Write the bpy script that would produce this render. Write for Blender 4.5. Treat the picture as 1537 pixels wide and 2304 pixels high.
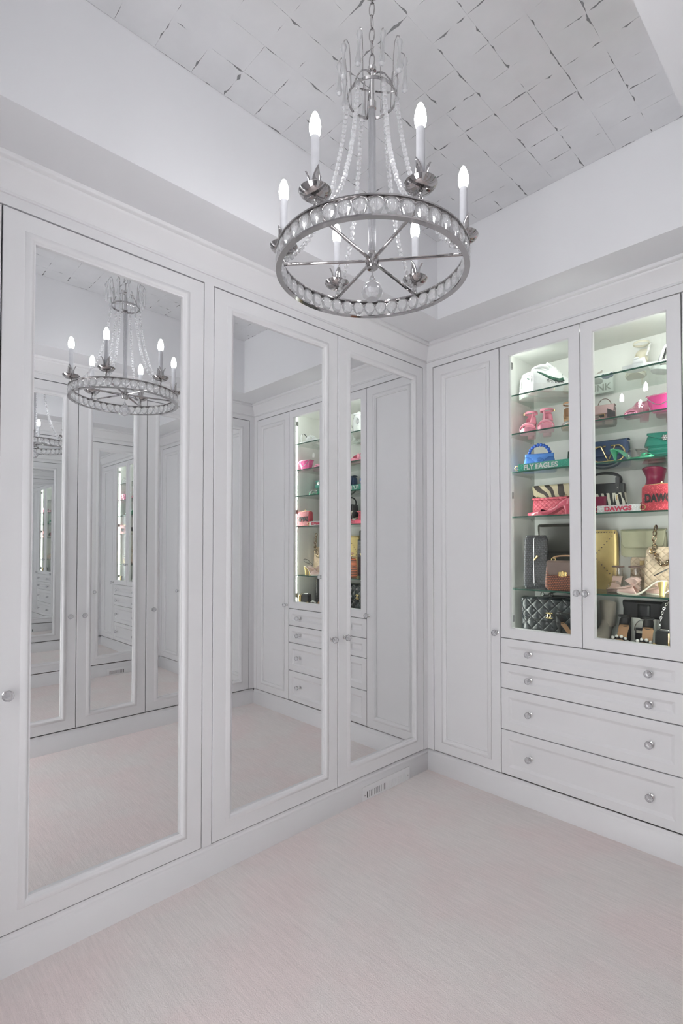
import bpy, math, random
from mathutils import Vector, Matrix
for o in list(bpy.data.objects):
    bpy.data.objects.remove(o, do_unlink=True)
S = bpy.context.scene
COL = S.collection
PI = math.pi
R = math.radians
rnd = random.Random(7)

# ------------------------------------------------------------------ camera, world, exposure
W = 1.6875          # room width (x), mirrored wall at x=0, display wall at y=0
LY = -2.74          # near wall
FZ = 0.012          # carpet surface
cam = bpy.data.cameras.new('camera')
cam.sensor_fit = 'HORIZONTAL'; cam.sensor_width = 36.0
cam.lens = 1165.4 / 1537 * 36
cam.shift_x = -12.3 / 1537; cam.shift_y = 55.25 / 1537
cam.clip_start = 0.01
co = bpy.data.objects.new('camera', cam); COL.objects.link(co)
co.location = (1.76865, -2.34771, 1.25)
co.rotation_euler = (R(90 + 1.128), 0, R(45.798))
S.camera = co
w = bpy.data.worlds.new('world'); S.world = w; w.use_nodes = True
w.node_tree.nodes['Background'].inputs[0].default_value = (.985, .97, 1.0, 1)
w.node_tree.nodes['Background'].inputs[1].default_value = 7.6
BULB = 54.0        # emission of the candle bulbs
LED = 29.0           # emission of the cabinet light strips
vs = S.view_settings
vs.view_transform = 'Standard'; vs.look = 'None'; vs.gamma = 1.0; vs.use_curve_mapping = False
vs.exposure = 0.08
cy = S.cycles
cy.max_bounces = 18; cy.diffuse_bounces = 6; cy.glossy_bounces = 8; cy.transmission_bounces = 12; cy.transparent_max_bounces = 24
cy.sample_clamp_indirect = 4.0; cy.blur_glossy = 1.0
cy.use_denoising = True; cy.use_adaptive_sampling = True; cy.adaptive_threshold = .03

# ------------------------------------------------------------------ materials
def nt(name):
    m = bpy.data.materials.new(name); m.use_nodes = True
    t = m.node_tree
    return m, t, t.nodes['Principled BSDF'], t.nodes, t.links
def coords(N, L, scale=(1, 1, 1), rot=(0, 0, 0), kind='Object'):
    tc = N.new('ShaderNodeTexCoord'); mp = N.new('ShaderNodeMapping')
    mp.inputs['Scale'].default_value = scale; mp.inputs['Rotation'].default_value = rot
    L.new(tc.outputs[kind], mp.inputs['Vector'])
    return mp.outputs['Vector']
def ramp(N, stops, interp='LINEAR'):
    r = N.new('ShaderNodeValToRGB'); e = r.color_ramp.elements; r.color_ramp.interpolation = interp
    e[0].position, e[0].color = stops[0][0], (*stops[0][1], 1)
    e[1].position, e[1].color = stops[-1][0], (*stops[-1][1], 1)
    for p, c in stops[1:-1]:
        k = e.new(p); k.color = (*c, 1)
    return r
def bump(N, L, b, fac, dist=.001, strength=1.0):
    n = N.new('ShaderNodeBump'); n.inputs['Distance'].default_value = dist; n.inputs['Strength'].default_value = strength
    L.new(fac, n.inputs['Height']); L.new(n.outputs['Normal'], b.inputs['Normal'])
def mat(name, col, rough=.5, metal=0, var=.04, scale=40, bmp=0, coat=0, sheen=0, spec=None):
    m, t, b, N, L = nt(name)
    v = coords(N, L)
    n = N.new('ShaderNodeTexNoise'); n.inputs['Scale'].default_value = scale; n.inputs['Detail'].default_value = 3
    L.new(v, n.inputs['Vector'])
    lo = tuple(max(0, c * (1 - var)) for c in col); hi = tuple(min(1, c * (1 + var)) for c in col)
    r = ramp(N, [(.3, lo), (.7, hi)])
    L.new(n.outputs['Fac'], r.inputs['Fac']); L.new(r.outputs['Color'], b.inputs['Base Color'])
    b.inputs['Roughness'].default_value = rough; b.inputs['Metallic'].default_value = metal
    b.inputs['Coat Weight'].default_value = coat; b.inputs['Coat Roughness'].default_value = .08
    b.inputs['Sheen Weight'].default_value = sheen
    if spec is not None: b.inputs['Specular IOR Level'].default_value = spec
    if bmp: bump(N, L, b, n.outputs['Fac'], bmp)
    return m
def glass(name, col=(1, 1, 1), rough=0, ior=1.5, thru=.35, white_lift=.12):
    m, t, b, N, L = nt(name); N.remove(b)
    g = N.new('ShaderNodeBsdfGlass'); g.inputs['Color'].default_value = (*col, 1); g.inputs['IOR'].default_value = ior
    g.inputs['Roughness'].default_value = rough
    tr = N.new('ShaderNodeBsdfTransparent'); tr.inputs['Color'].default_value = (*col, 1)
    mx = N.new('ShaderNodeMixShader'); mx.inputs[0].default_value = thru
    L.new(g.outputs[0], mx.inputs[1]); L.new(tr.outputs[0], mx.inputs[2])
    tl = N.new('ShaderNodeBsdfTranslucent'); tl.inputs['Color'].default_value = (.95, .95, .97, 1)   # white mixed in to brighten clear crystal, standing for sparkle
    df = N.new('ShaderNodeBsdfDiffuse'); df.inputs['Color'].default_value = (.95, .95, .97, 1)
    m2 = N.new('ShaderNodeMixShader'); L.new(tl.outputs[0], m2.inputs[1]); L.new(df.outputs[0], m2.inputs[2])
    m3 = N.new('ShaderNodeMixShader'); m3.inputs[0].default_value = white_lift
    L.new(mx.outputs[0], m3.inputs[1]); L.new(m2.outputs[0], m3.inputs[2]); L.new(m3.outputs[0], N['Material Output'].inputs[0])
    return m
def pane(name, col=(1, 1, 1), ior=1.45, add=0.0):      # thin architectural glass: fresnel reflection over clear transmission
    m, t, b, N, L = nt(name); N.remove(b)
    f = N.new('ShaderNodeFresnel')      # same index on both faces of the thin sheet
    ge = N.new('ShaderNodeNewGeometry'); mi = N.new('ShaderNodeMix')
    mi.inputs[2].default_value = ior; mi.inputs[3].default_value = 1 / ior
    L.new(ge.outputs['Backfacing'], mi.inputs[0]); L.new(mi.outputs[0], f.inputs['IOR'])
    ad = N.new('ShaderNodeMath'); ad.operation = 'ADD'; ad.inputs[1].default_value = add
    L.new(f.outputs[0], ad.inputs[0])
    g = N.new('ShaderNodeBsdfGlossy'); g.inputs['Roughness'].default_value = 0.0
    tr = N.new('ShaderNodeBsdfTransparent'); tr.inputs['Color'].default_value = (*col, 1)
    mx = N.new('ShaderNodeMixShader')
    L.new(ad.outputs[0], mx.inputs[0]); L.new(tr.outputs[0], mx.inputs[1]); L.new(g.outputs[0], mx.inputs[2])
    L.new(mx.outputs[0], N['Material Output'].inputs[0])
    return m
def emit(name, col, s):
    m, t, b, N, L = nt(name)
    b.inputs['Base Color'].default_value = (*col, 1)
    b.inputs['Emission Color'].default_value = (*col, 1); b.inputs['Emission Strength'].default_value = s
    return m
def zebra(name, c1, c2, scale=14, dist=5, rot=(0, 0, 0), ds=1.0):
    m, t, b, N, L = nt(name)
    v = coords(N, L, rot=rot)
    wv = N.new('ShaderNodeTexWave'); wv.inputs['Scale'].default_value = scale; wv.inputs['Distortion'].default_value = dist
    wv.inputs['Detail'].default_value = 0.6; wv.inputs['Detail Scale'].default_value = ds
    L.new(v, wv.inputs['Vector'])
    r = ramp(N, [(0, c1), (.5, c2)], 'CONSTANT'); L.new(wv.outputs['Fac'], r.inputs['Fac'])
    L.new(r.outputs['Color'], b.inputs['Base Color']); b.inputs['Roughness'].default_value = .55
    return m
def quilt(name, col, rough=.4, pitch=.022, dist=.004, coat=0, sq=False):
    m, t, b, N, L = nt(name)
    v = coords(N, L, rot=(0, 0 if sq else R(45), 0))
    sep = N.new('ShaderNodeSeparateXYZ'); L.new(v, sep.inputs[0])
    outs = []
    for ax in ('X', 'Z'):
        a = N.new('ShaderNodeMath'); a.operation = 'MULTIPLY'; a.inputs[1].default_value = PI / pitch; L.new(sep.outputs[ax], a.inputs[0])
        s = N.new('ShaderNodeMath'); s.operation = 'SINE'; L.new(a.outputs[0], s.inputs[0])
        ab = N.new('ShaderNodeMath'); ab.operation = 'ABSOLUTE'; L.new(s.outputs[0], ab.inputs[0]); outs.append(ab)
    p = N.new('ShaderNodeMath'); p.operation = 'MULTIPLY'; L.new(outs[0].outputs[0], p.inputs[0]); L.new(outs[1].outputs[0], p.inputs[1])
    q = N.new('ShaderNodeMath'); q.operation = 'POWER'; q.inputs[1].default_value = .4; L.new(p.outputs[0], q.inputs[0])
    bump(N, L, b, q.outputs[0], dist)
    b.inputs['Base Color'].default_value = (*col, 1); b.inputs['Roughness'].default_value = rough; b.inputs['Coat Weight'].default_value = coat
    return m
def weave(name, col, col2, pitch=.008, rough=.5, dist=.002, thr=.35):
    m, t, b, N, L = nt(name)
    ch = N.new('ShaderNodeTexBrick'); v = coords(N, L, rot=(R(90), 0, 0))
    ch.inputs['Scale'].default_value = 1.0; ch.inputs['Brick Width'].default_value = pitch; ch.inputs['Row Height'].default_value = pitch * .8
    ch.inputs['Mortar Size'].default_value = pitch * .16; ch.inputs['Mortar Smooth'].default_value = .4
    ch.inputs['Color1'].default_value = (*col, 1); ch.inputs['Color2'].default_value = (*[c * .82 for c in col], 1); ch.inputs['Mortar'].default_value = (*col2, 1)
    L.new(v, ch.inputs['Vector']); L.new(ch.outputs['Color'], b.inputs['Base Color'])
    iv = N.new('ShaderNodeMath'); iv.operation = 'SUBTRACT'; iv.inputs[0].default_value = 1; L.new(ch.outputs['Fac'], iv.inputs[1])
    bump(N, L, b, iv.outputs[0], dist); b.inputs['Roughness'].default_value = rough
    return m
def glitter(name, col, rough=.35, scale=420):
    m, t, b, N, L = nt(name)
    v = coords(N, L); n = N.new('ShaderNodeTexVoronoi'); n.inputs['Scale'].default_value = scale; L.new(v, n.inputs['Vector'])
    r = ramp(N, [(0, tuple(c * .75 for c in col)), (.85, col), (1, tuple(min(1, c * 1.6 + .15) for c in col))])
    sp = N.new('ShaderNodeSeparateColor'); L.new(n.outputs['Color'], sp.inputs[0])
    L.new(sp.outputs[0], r.inputs['Fac']); L.new(r.outputs['Color'], b.inputs['Base Color'])
    bump(N, L, b, n.outputs['Distance'], .0015); b.inputs['Roughness'].default_value = rough
    return m
def carpet():
    m, t, b, N, L = nt('carpet_pink_grey')
    v = coords(N, L, scale=(5, 90, 5), rot=(0, 0, R(4)))
    n1 = N.new('ShaderNodeTexNoise'); n1.inputs['Scale'].default_value = 1.6; n1.inputs['Detail'].default_value = 6; n1.inputs['Roughness'].default_value = .7; L.new(v, n1.inputs['Vector'])
    v2 = coords(N, L); n2 = N.new('ShaderNodeTexNoise'); n2.inputs['Scale'].default_value = 2.6; n2.inputs['Detail'].default_value = 3; L.new(v2, n2.inputs['Vector'])
    n3 = N.new('ShaderNodeTexNoise'); n3.inputs['Scale'].default_value = 260; n3.inputs['Detail'].default_value = 2; L.new(v2, n3.inputs['Vector'])
    r1 = ramp(N, [(.40, (.82, .715, .700)), (.60, (.81, .755, .735))]); L.new(n2.outputs['Fac'], r1.inputs['Fac'])
    r2 = ramp(N, [(.30, (.90, .90, .90)), (.55, (1.0, 1.0, 1.0)), (.72, (1.07, 1.07, 1.07))]); L.new(n1.outputs['Fac'], r2.inputs['Fac'])
    mx = N.new('ShaderNodeMix'); mx.data_type = 'RGBA'; mx.blend_type = 'MULTIPLY'; mx.inputs[0].default_value = 1
    L.new(r1.outputs['Color'], mx.inputs[6]); L.new(r2.outputs['Color'], mx.inputs[7])
    L.new(mx.outputs[2], b.inputs['Base Color']); b.inputs['Roughness'].default_value = .95; b.inputs['Sheen Weight'].default_value = .25
    b.inputs['Specular IOR Level'].default_value = .1
    bump(N, L, b, n3.outputs['Fac'], .003, .6)
    return m
M = {}
M['paint'] = mat('cabinet_paint', (.775, .77, .782), .42, var=.008, scale=6)
M['wall'] = mat('wall_paint', (.765, .765, .785), .75, var=.008, scale=4)
M['inner'] = mat('cabinet_interior', (.74, .75, .725), .5, var=.01)
M['leaf'] = mat('silver_leaf', (.80, .80, .81), .36, .60, var=.035, scale=9, bmp=.0006)
M['underleaf'] = mat('dark_ground_under_leaf', (.20, .20, .205), .7, var=.1)
M['carpet'] = carpet()
M['mirror'] = mat('mirror_silver', (.945, .955, .955), 0.0, 1, var=0)
M['chrome'] = mat('polished_nickel', (.46, .445, .445), .06, 1, var=.02)
M['nickel'] = mat('satin_nickel', (.66, .65, .65), .05, 1, var=.02)
M['ventshade'] = mat('vent_shade_dark', (.03, .03, .03), .8)
M['crystal'] = glass('crystal', (.99, .99, 1.0), 0, 1.52, .42, .16)
M['ringcrystal'] = glass('ring_crystal', (1, 1, 1), 0, 1.52, .36, .15)
M['bead'] = glass('bead_crystal', (1, 1, 1), 0, 1.52, .25, .27)
M['knobglass'] = glass('knob_crystal', (.98, .98, .99), 0, 1.5, .35, .14)
M['candle'] = mat('candle_sleeve', (.60, .60, .63), .5)
M['bulb'] = emit('lit_bulb', (.97, .98, 1.0), BULB)
M['led'] = emit('led_strip', (.965, 1.0, .95), LED)
M['pane'] = pane('door_glass', (.985, .995, .985), 1.33)
M['shelf'] = pane('shelf_glass', (.93, .965, .945), 1.5)
M['edge'] = mat('green_glass_edge', (.03, .10, .07), .12)
M['white_leather'] = mat('white_leather', (.86, .88, .88), .45, bmp=.0004, scale=200)
M['rubber_white'] = mat('white_rubber', (.82, .83, .82), .6)
M['green_dark'] = mat('dark_green', (.012, .085, .05), .4)
M['black'] = mat('black_leather', (.016, .017, .018), .38, bmp=.0003, scale=150)
M['black_satin'] = mat('black_satin', (.02, .02, .021), .55)
M['ink'] = mat('black_ink', (.02, .02, .02), .6)
M['ivory'] = mat('ivory_satin', (.74, .70, .58), .35, sheen=.3)
M['ivory_in'] = mat('tan_insole', (.50, .38, .25), .5)
M['pearl'] = mat('pearl', (.86, .85, .83), .18, coat=.6, var=.02)
M['pink'] = mat('pink_satin', (.66, .24, .32), .4, sheen=.2)
M['pinkmetal'] = mat('pink_metallic', (.74, .30, .42), .2, .55, bmp=.002, scale=60)
M['magenta'] = mat('magenta_leather', (.21, .012, .05), .35)
M['hotpink'] = mat('hot_pink_gloss', (.54, .08, .13), .25, coat=.5)
M['fuchsia'] = mat('fuchsia_gloss', (.55, .06, .22), .18, coat=.6)
M['gold'] = mat('gold_metal', (.85, .66, .32), .18, 1, var=.03)
M['goldleather'] = mat('gold_leather', (.72, .56, .24), .34, .55)
M['silver'] = mat('silver_metal', (.80, .80, .79), .15, 1)
M['silverleather'] = mat('silver_leather', (.72, .72, .74), .25, .6)
M['blue'] = mat('blue_leather', (.055, .185, .52), .42)
M['bluedark'] = mat('deep_blue_resin', (.02, .09, .40), .25, coat=.3)
M['navy'] = mat('navy_leather', (.035, .065, .14), .45)
M['teal'] = glitter('teal_beads', (.03, .32, .22))
M['tealsatin'] = mat('teal_satin', (.012, .16, .12), .3, sheen=.3, bmp=.001, scale=25)
M['green'] = mat('green_suede', (.012, .055, .028), .6)
M['greensole'] = mat('green_patent', (.06, .36, .20), .25)
M['clear'] = pane('clear_vinyl', (.90, .88, .87), 1.45, .05)
M['zebra_brown'] = zebra('zebra_brown_cream', (.035, .022, .016), (.62, .54, .36), 7, 5.5, (0, R(30), 0), 1.6)
M['zebra_black'] = zebra('zebra_black_cream', (.012, .012, .012), (.70, .68, .58), 13, 2.5, (0, R(12), 0), 1.2)
M['pinkquilt'] = quilt('pink_quilted', (.50, .075, .11), .38, .016, .003)
M['redbead'] = glitter('red_beads', (.46, .035, .055))
M['whitebead'] = glitter('white_beads', (.82, .83, .82))
M['wovenblack'] = weave('woven_black', (.035, .035, .045), (.008, .008, .01), .013, .35, .003)
M['olive'] = mat('dark_olive_leather', (.042, .041, .033), .36, bmp=.003, scale=14)
M['basket'] = weave('brown_basket', (.40, .12, .055), (.06, .02, .012), .0105, .45, .003)
M['taupe'] = mat('taupe_leather', (.185, .125, .105), .5)
M['tan'] = mat('tan_leather', (.46, .27, .15), .5)
M['sage'] = mat('sage_leather', (.43, .425, .29), .45)
M['beigequilt'] = quilt('beige_quilted', (.66, .53, .38), .42, .024, .004)
M['taupeglitter'] = glitter('taupe_glitter', (.42, .33, .27))
M['blush'] = mat('blush_satin', (.70, .50, .43), .35, sheen=.3)
M['chainmetal'] = mat('antique_chain', (.40, .32, .22), .25, 1)
M['blackquilt'] = quilt('black_quilted', (.014, .018, .020), .3, .042, .007, coat=.2)
M['suede'] = mat('taupe_suede', (.36, .32, .27), .8, sheen=.4)
M['cream'] = mat('cream_card', (.76, .75, .70), .6)
M['acrylic'] = mat('frosted_white_acrylic', (.82, .86, .84), .3)
M['patch'] = weave('pink_grey_patchwork', (.58, .42, .40), (.22, .17, .17), .045, .45, .0004)
M['palepink'] = mat('pale_pink_leather', (.60, .42, .41), .5)
M['glove'] = mat('dark_grey_patch', (.05, .045, .05), .5)
M['hinge'] = mat('hinge_nickel', (.35, .35, .35), .35, 1)

# ------------------------------------------------------------------ mesh helpers
class MB:
    def __init__(s): s.v = []; s.f = []; s.m = []
    def add(s, vs, fs, mi=0, T=None):
        b = len(s.v)
        s.v += [tuple(T @ Vector(p)) for p in vs] if T is not None else [tuple(p) for p in vs]
        s.f += [[b + i for i in f] for f in fs]; s.m += [mi] * len(fs); return s
    def box(s, x0, x1, y0, y1, z0, z1, bev=0, mi=0, T=None):
        if not bev:
            v = [(x, y, z) for z in (z0, z1) for y in (y0, y1) for x in (x0, x1)]
            return s.add(v, [(0, 2, 3, 1), (4, 5, 7, 6), (0, 1, 5, 4), (2, 6, 7, 3), (0, 4, 6, 2), (1, 3, 7, 5)], mi, T)
        b = bev; loops = []
        for z, i in ((z0, b), (z0 + b, 0), (z1 - b, 0), (z1, b)):
            loops.append([(x0 + i + b * (i == 0), y0 + i, z), (x1 - i - b * (i == 0), y0 + i, z), (x1 - i, y0 + i + b * (i == 0), z), (x1 - i, y1 - i - b * (i == 0), z),
                          (x1 - i - b * (i == 0), y1 - i, z), (x0 + i + b * (i == 0), y1 - i, z), (x0 + i, y1 - i - b * (i == 0), z), (x0 + i, y0 + i + b * (i == 0), z)])
        return s.loft(loops, mi=mi, T=T)
    def loft(s, loops, cap=(True, True), closed=True, mi=0, T=None):
        n = len(loops[0]); v = [p for l in loops for p in l]; f = []
        for k in range(len(loops) - 1):
            for i in range(n if closed else n - 1):
                j = (i + 1) % n
                f.append((k * n + i, k * n + j, (k + 1) * n + j, (k + 1) * n + i))
        if closed and cap[0]: f.append(tuple(range(n - 1, -1, -1)))
        if closed and cap[1]: f.append(tuple((len(loops) - 1) * n + i for i in range(n)))
        return s.add(v, f, mi, T)
    def grid(s, fn, nu, nv, mi=0, T=None):
        v = [fn(i / nu, j / nv) for j in range(nv + 1) for i in range(nu + 1)]
        f = [(j * (nu + 1) + i, j * (nu + 1) + i + 1, (j + 1) * (nu + 1) + i + 1, (j + 1) * (nu + 1) + i) for j in range(nv) for i in range(nu)]
        return s.add(v, f, mi, T)
    def lathe(s, prof, seg=16, mi=0, T=None, c=(0, 0), cap=True):
        loops = [[(c[0] + r * math.cos(2 * PI * k / seg), c[1] + r * math.sin(2 * PI * k / seg), z) for k in range(seg)] for r, z in prof]
        return s.loft(loops, (cap, cap), True, mi, T)
    def tube(s, pts, r, seg=8, closed=False, mi=0, T=None, flat=1.0):
        pts = [Vector(p) for p in pts]; n = len(pts); loops = []; nrm = None
        for i in range(n):
            a = pts[(i - 1) % n] if closed or i > 0 else pts[i]; b = pts[(i + 1) % n] if closed or i < n - 1 else pts[i]
            t = (b - a).normalized()
            if nrm is None:
                nrm = t.cross(Vector((0, 0, 1)))
                if nrm.length < .1: nrm = t.cross(Vector((1, 0, 0)))
            nrm = (nrm - t * nrm.dot(t)).normalized(); bi = t.cross(nrm)
            rr = r[i] if isinstance(r, (list, tuple)) else r
            loops.append([pts[i] + nrm * rr * math.cos(2 * PI * k / seg) + bi * rr * flat * math.sin(2 * PI * k / seg) for k in range(seg)])
        if closed:
            loops.append(loops[0]); return s.loft(loops, (False, False), True, mi, T)
        return s.loft(loops, (True, True), True, mi, T)
    def ball(s, c, r, seg=10, rings=6, mi=0, T=None, sz=1.0):
        prof = [(max(1e-5, r * math.sin(PI * k / rings)), c[2] + r * sz * -math.cos(PI * k / rings)) for k in range(rings + 1)]
        return s.lathe(prof, seg, mi, T, (c[0], c[1]))
    def mesh(s, name, mats, smooth=35):
        me = bpy.data.meshes.new(name); me.from_pydata(s.v, [], s.f); me.update()
        for m in (mats if isinstance(mats, (list, tuple)) else [mats]): me.materials.append(m)
        me.polygons.foreach_set('material_index', s.m)
        if smooth:
            me.polygons.foreach_set('use_smooth', [True] * len(me.polygons))
            me.set_sharp_from_angle(angle=R(smooth))
        return me
def link(name, me, parent=None, loc=(0, 0, 0), rot=(0, 0, 0), sc=None):
    o = bpy.data.objects.new(name, me); COL.objects.link(o); o.parent = parent
    o.location = loc; o.rotation_euler = rot
    if sc: o.scale = sc
    return o
def obj(name, mb, mats, parent=None, loc=(0, 0, 0), rot=(0, 0, 0), smooth=35, solid=0, label=None):
    o = link(name, mb.mesh(name, mats, smooth), parent, loc, rot)
    if solid:
        md = o.modifiers.new('thickness', 'SOLIDIFY'); md.thickness = solid; md.offset = 0
    if label: o['label'] = label
    return o
def thing(name, label, cat, loc, rot=0, group=None, sc=None):
    o = bpy.data.objects.new(name, None); COL.objects.link(o); o.empty_display_size = .05
    o.location = loc; o.rotation_euler = rot if isinstance(rot, tuple) else (0, 0, rot)
    if sc: o.scale = (sc, sc, sc)
    o['label'] = label; o['category'] = cat
    if group: o['group'] = group
    return o
def struct(name, mb, mats, smooth=35, label=None):
    o = obj(name, mb, mats, smooth=smooth, label=label); o['kind'] = 'structure'; return o
def copy_tree(o, parent=None):
    c = o.copy(); COL.objects.link(c)
    if parent: c.parent = parent
    for ch in [x for x in bpy.data.objects if x.parent == o]: copy_tree(ch, c)
    return c
def text(name, body, size, material, parent, loc, rot=(R(90), 0, 0), ext=.0006, bold=.0, align='LEFT', sx=1.0):
    cu = bpy.data.curves.new(name, 'FONT'); cu.body = body; cu.size = size; cu.extrude = ext; cu.offset = bold; cu.align_x = align
    t = bpy.data.objects.new(name, cu); COL.objects.link(t)
    bpy.context.view_layer.update()
    me = bpy.data.meshes.new_from_object(t.evaluated_get(bpy.context.evaluated_depsgraph_get()))
    bpy.data.objects.remove(t); bpy.data.curves.remove(cu)
    me.materials.clear(); me.materials.append(material)
    return link(name, me, parent, loc, rot, (sx, 1, 1))
def lerp(tab, t):
    for (a, p), (b, q) in zip(tab, tab[1:]):
        if t <= b: return p + (q - p) * (t - a) / (b - a)
    return tab[-1][1]
def arc(cx, cz, rx, rz, a0, a1, n, y=0): return [(cx + rx * math.cos(R(a0 + (a1 - a0) * k / n)), y, cz + rz * math.sin(R(a0 + (a1 - a0) * k / n))) for k in range(n + 1)]

# ------------------------------------------------------------------ room shell
ZT, ZB, ZG, ZS, ZC = 2.2477, .1335, .7998, 2.37, 2.755     # door top, door bottom, glass door bottom, soffit, tray ceiling
TX0, TX1, TY0, TY1 = .265, 1.432, -.262, -2.43             # tray opening
struct('floor', MB().box(-.70, W + .6, LY - .12, .46, -.05, FZ), M['carpet'], 0)
cl = MB().box(TX0 - .02, TX1 + .02, TY1 - .02, TY0 + .02, ZC + .001, ZC + .04)
ceiling = struct('ceiling', cl, M['underleaf'], 0, 'tray ceiling covered in squares of silver leaf')
P = .1185
def leaf_tile(x0, x1, y0, y1, k):
    r = random.Random(k * 13 + 5); pts = []
    cs = [(x0, y0), (x1, y0), (x1, y1), (x0, y1)]
    inn = [(0, 1), (-1, 0), (0, -1), (1, 0)]
    for s in range(4):
        (ax, ay), (bx, by) = cs[s], cs[(s + 1) % 4]; n = 16
        ins = [.00003] * n
        for _ in range(r.choice([0, 0, 1, 1, 2, 3])):
            c = r.randrange(1, n - 1); wd = r.choice([1, 1, 2, 3, 4]); am = r.choice([.0012, .0018, .0025, .004, .0075])
            for q in range(max(0, c - wd), min(n, c + wd + 1)):
                ins[q] = max(ins[q], am * (1 - abs(q - c) / (wd + 1)) * r.uniform(.5, 1.1))
        if r.random() < .22:
            for q in range(n): ins[q] = max(ins[q], .0007 * r.random())
        for q in range(n):
            f = q / n
            if q == 0:
                i = .00005; d = (inn[s][0] + inn[s - 1][0], inn[s][1] + inn[s - 1][1])
            else: i = ins[q]; d = inn[s]
            pts.append((ax + (bx - ax) * f + d[0] * i, ay + (by - ay) * f + d[1] * i))
    m = MB(); m.loft([[(x, y, ZC + .0012) for x, y in pts], [(x, y, ZC) for x, y in pts]], (False, True)); return m
k = 0
nx = int(math.ceil((TX1 - TX0) / P)); ny = int(math.ceil((TY0 - TY1) / P))
for i in range(nx):
    for j in range(ny):
        x0 = TX0 + i * P + (.001 if i == 0 else 0); x1 = min(TX1 - .001, TX0 + (i + 1) * P)
        yb = TY0 - .012
        y1 = (yb - j * P) if j else TY0 - .001; y0 = max(TY1 + .001, yb - (j + 1) * P)
        if x1 - x0 > .02 and y1 - y0 > .02:
            obj('leaf_tile', leaf_tile(x0, x1, y0, y1, k), M['leaf'], ceiling, smooth=0); k += 1
# soffit and the tray's upright sides
m = MB()
xo0, xo1, yo0, yo1 = -.66, W + .36, LY - .12, .42
for (a, b, c, d) in ((xo0, TX0, yo0, yo1), (TX1, xo1, yo0, yo1), (TX0, TX1, TY0, yo1), (TX0, TX1, yo0, TY1)):
    m.box(a, b, c, d, ZS, ZC + .04)
struct('trim_1', m, M['wall'], 0, 'white painted soffit and upright sides of the tray ceiling')
# outer walls behind the built-in cabinets
struct('wall_left', MB().box(-.66, -.62, LY - .12, .42, 0, ZS), M['wall'], 0)
struct('wall_back', MB().box(-.62, W + .36, .38, .42, 0, ZS), M['wall'], 0)
WX0, WX1, WZ0, WZ1 = .90, 1.63, .08, 2.10        # unseen window added in the near wall as even fill light
m = MB().box(-.62, WX0, LY - .12, LY, 0, ZS).box(WX1, W + .36, LY - .12, LY, 0, ZS).box(WX0, WX1, LY - .12, LY, 0, WZ0).box(WX0, WX1, LY - .12, LY, WZ1, ZS)
struct('wall_front', m, M['wall'], 0)
m = MB()
for a, b, c, d in ((WX0, WX0 + .04, WZ0, WZ1), (WX1 - .04, WX1, WZ0, WZ1), (WX0 + .04, WX1 - .04, WZ0, WZ0 + .04), (WX0 + .04, WX1 - .04, WZ1 - .04, WZ1), ((WX0 + WX1) / 2 - .02, (WX0 + WX1) / 2 + .02, WZ0 + .04, WZ1 - .04)):
    m.box(a, b, LY - .09, LY - .05, c, d)
win = struct('fill_window_1', m, M['paint'], 0)
for a, b in ((WX0 + .04, (WX0 + WX1) / 2 - .02), ((WX0 + WX1) / 2 + .02, WX1 - .04)):
    obj('fill_window_pane', MB().box(a, b, LY - .072, LY - .069, WZ0 + .04, WZ1 - .04), M['pane'], win, smooth=0)
# unseen closed passage added behind the camera's doorway to block world light
m = MB().box(W + .12, W + 1.5, -1.78, -1.74, 0, ZS).box(W + 1.46, W + 1.5, LY - .12, -1.78, 0, ZS).box(W + .36, W + 1.46, LY - .12, LY - .08, 0, ZS)
m.box(W + .60, W + 1.5, LY - .12, -1.74, -.05, FZ).box(W + .36, W + 1.5, LY - .12, -1.74, ZS, ZS + .04)
struct('light_block_passage', m, M['wall'], 0)
m = MB().box(W + .32, W + .36, -1.78, .38, 0, ZS)
m.box(W, W + .12, -1.96, -1.745, 0, ZS); m.box(W, W + .12, LY, -2.68, 0, ZS); m.box(W, W + .12, -2.68, -1.96, 2.06, ZS); m.box(W + .12, W + .36, -1.78, -1.745, 0, ZS)
struct('wall_right', m, M['wall'], 0)
# profiles swept along the four cabinet faces (mitred)
def sweep(prof, side):
    m = MB(); loops = []
    for end in (0, 1):
        l = []
        for o, z in prof:
            if side == 'left': l.append((o, (LY + o) if end == 0 else -o, z))
            elif side == 'back': l.append((o if end == 0 else W - o, -o, z))
            elif side == 'right': l.append((W - o, -o if end == 0 else LY + o, z))
            else: l.append((W - o if end == 0 else o, LY + o, z))
        loops.append(l)
    m.loft(loops); return m
crown = [(-.02, 2.2835), (.007, 2.2835), (.0085, 2.288), (.0055, 2.293), (.009, 2.300), (.016, 2.311), (.026, 2.324), (.038, 2.337), (.049, 2.3465), (.053, 2.351), (.053, 2.355), (.064, 2.357), (.068, 2.361), (.068, 2.3705), (-.02, 2.3705)]
base = [(-.018, .1245), (-.0115, .1245), (-.0095, .1195), (-.0050, .1115), (-.0024, .1065), (-.0022, .1035), (0, .1015), (0, FZ - .004), (-.018, FZ - .004)]
fasc = [(-.02, ZT + .0045), (0, ZT + .0045), (0, 2.290), (-.02, 2.290)]
for n, sd in enumerate(('left', 'back', 'right', 'near')):
    struct('trim_%d' % (n + 2), sweep(crown, sd), M['paint'], 50, 'white coved crown moulding under the soffit')
    struct('trim_%d' % (n + 6), sweep(fasc, sd), M['paint'], 0, 'flat white fascia above the doors')
def base_run(name, sd, cut=None):
    m = sweep(base, sd)
    if cut:      # two runs either side of an opening along y
        m = MB()
        for a, b in cut:
            m.loft([[(W - o, a, z) for o, z in base], [(W - o, b, z) for o, z in base]])
    struct(name, m, M['paint'], 50)
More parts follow.
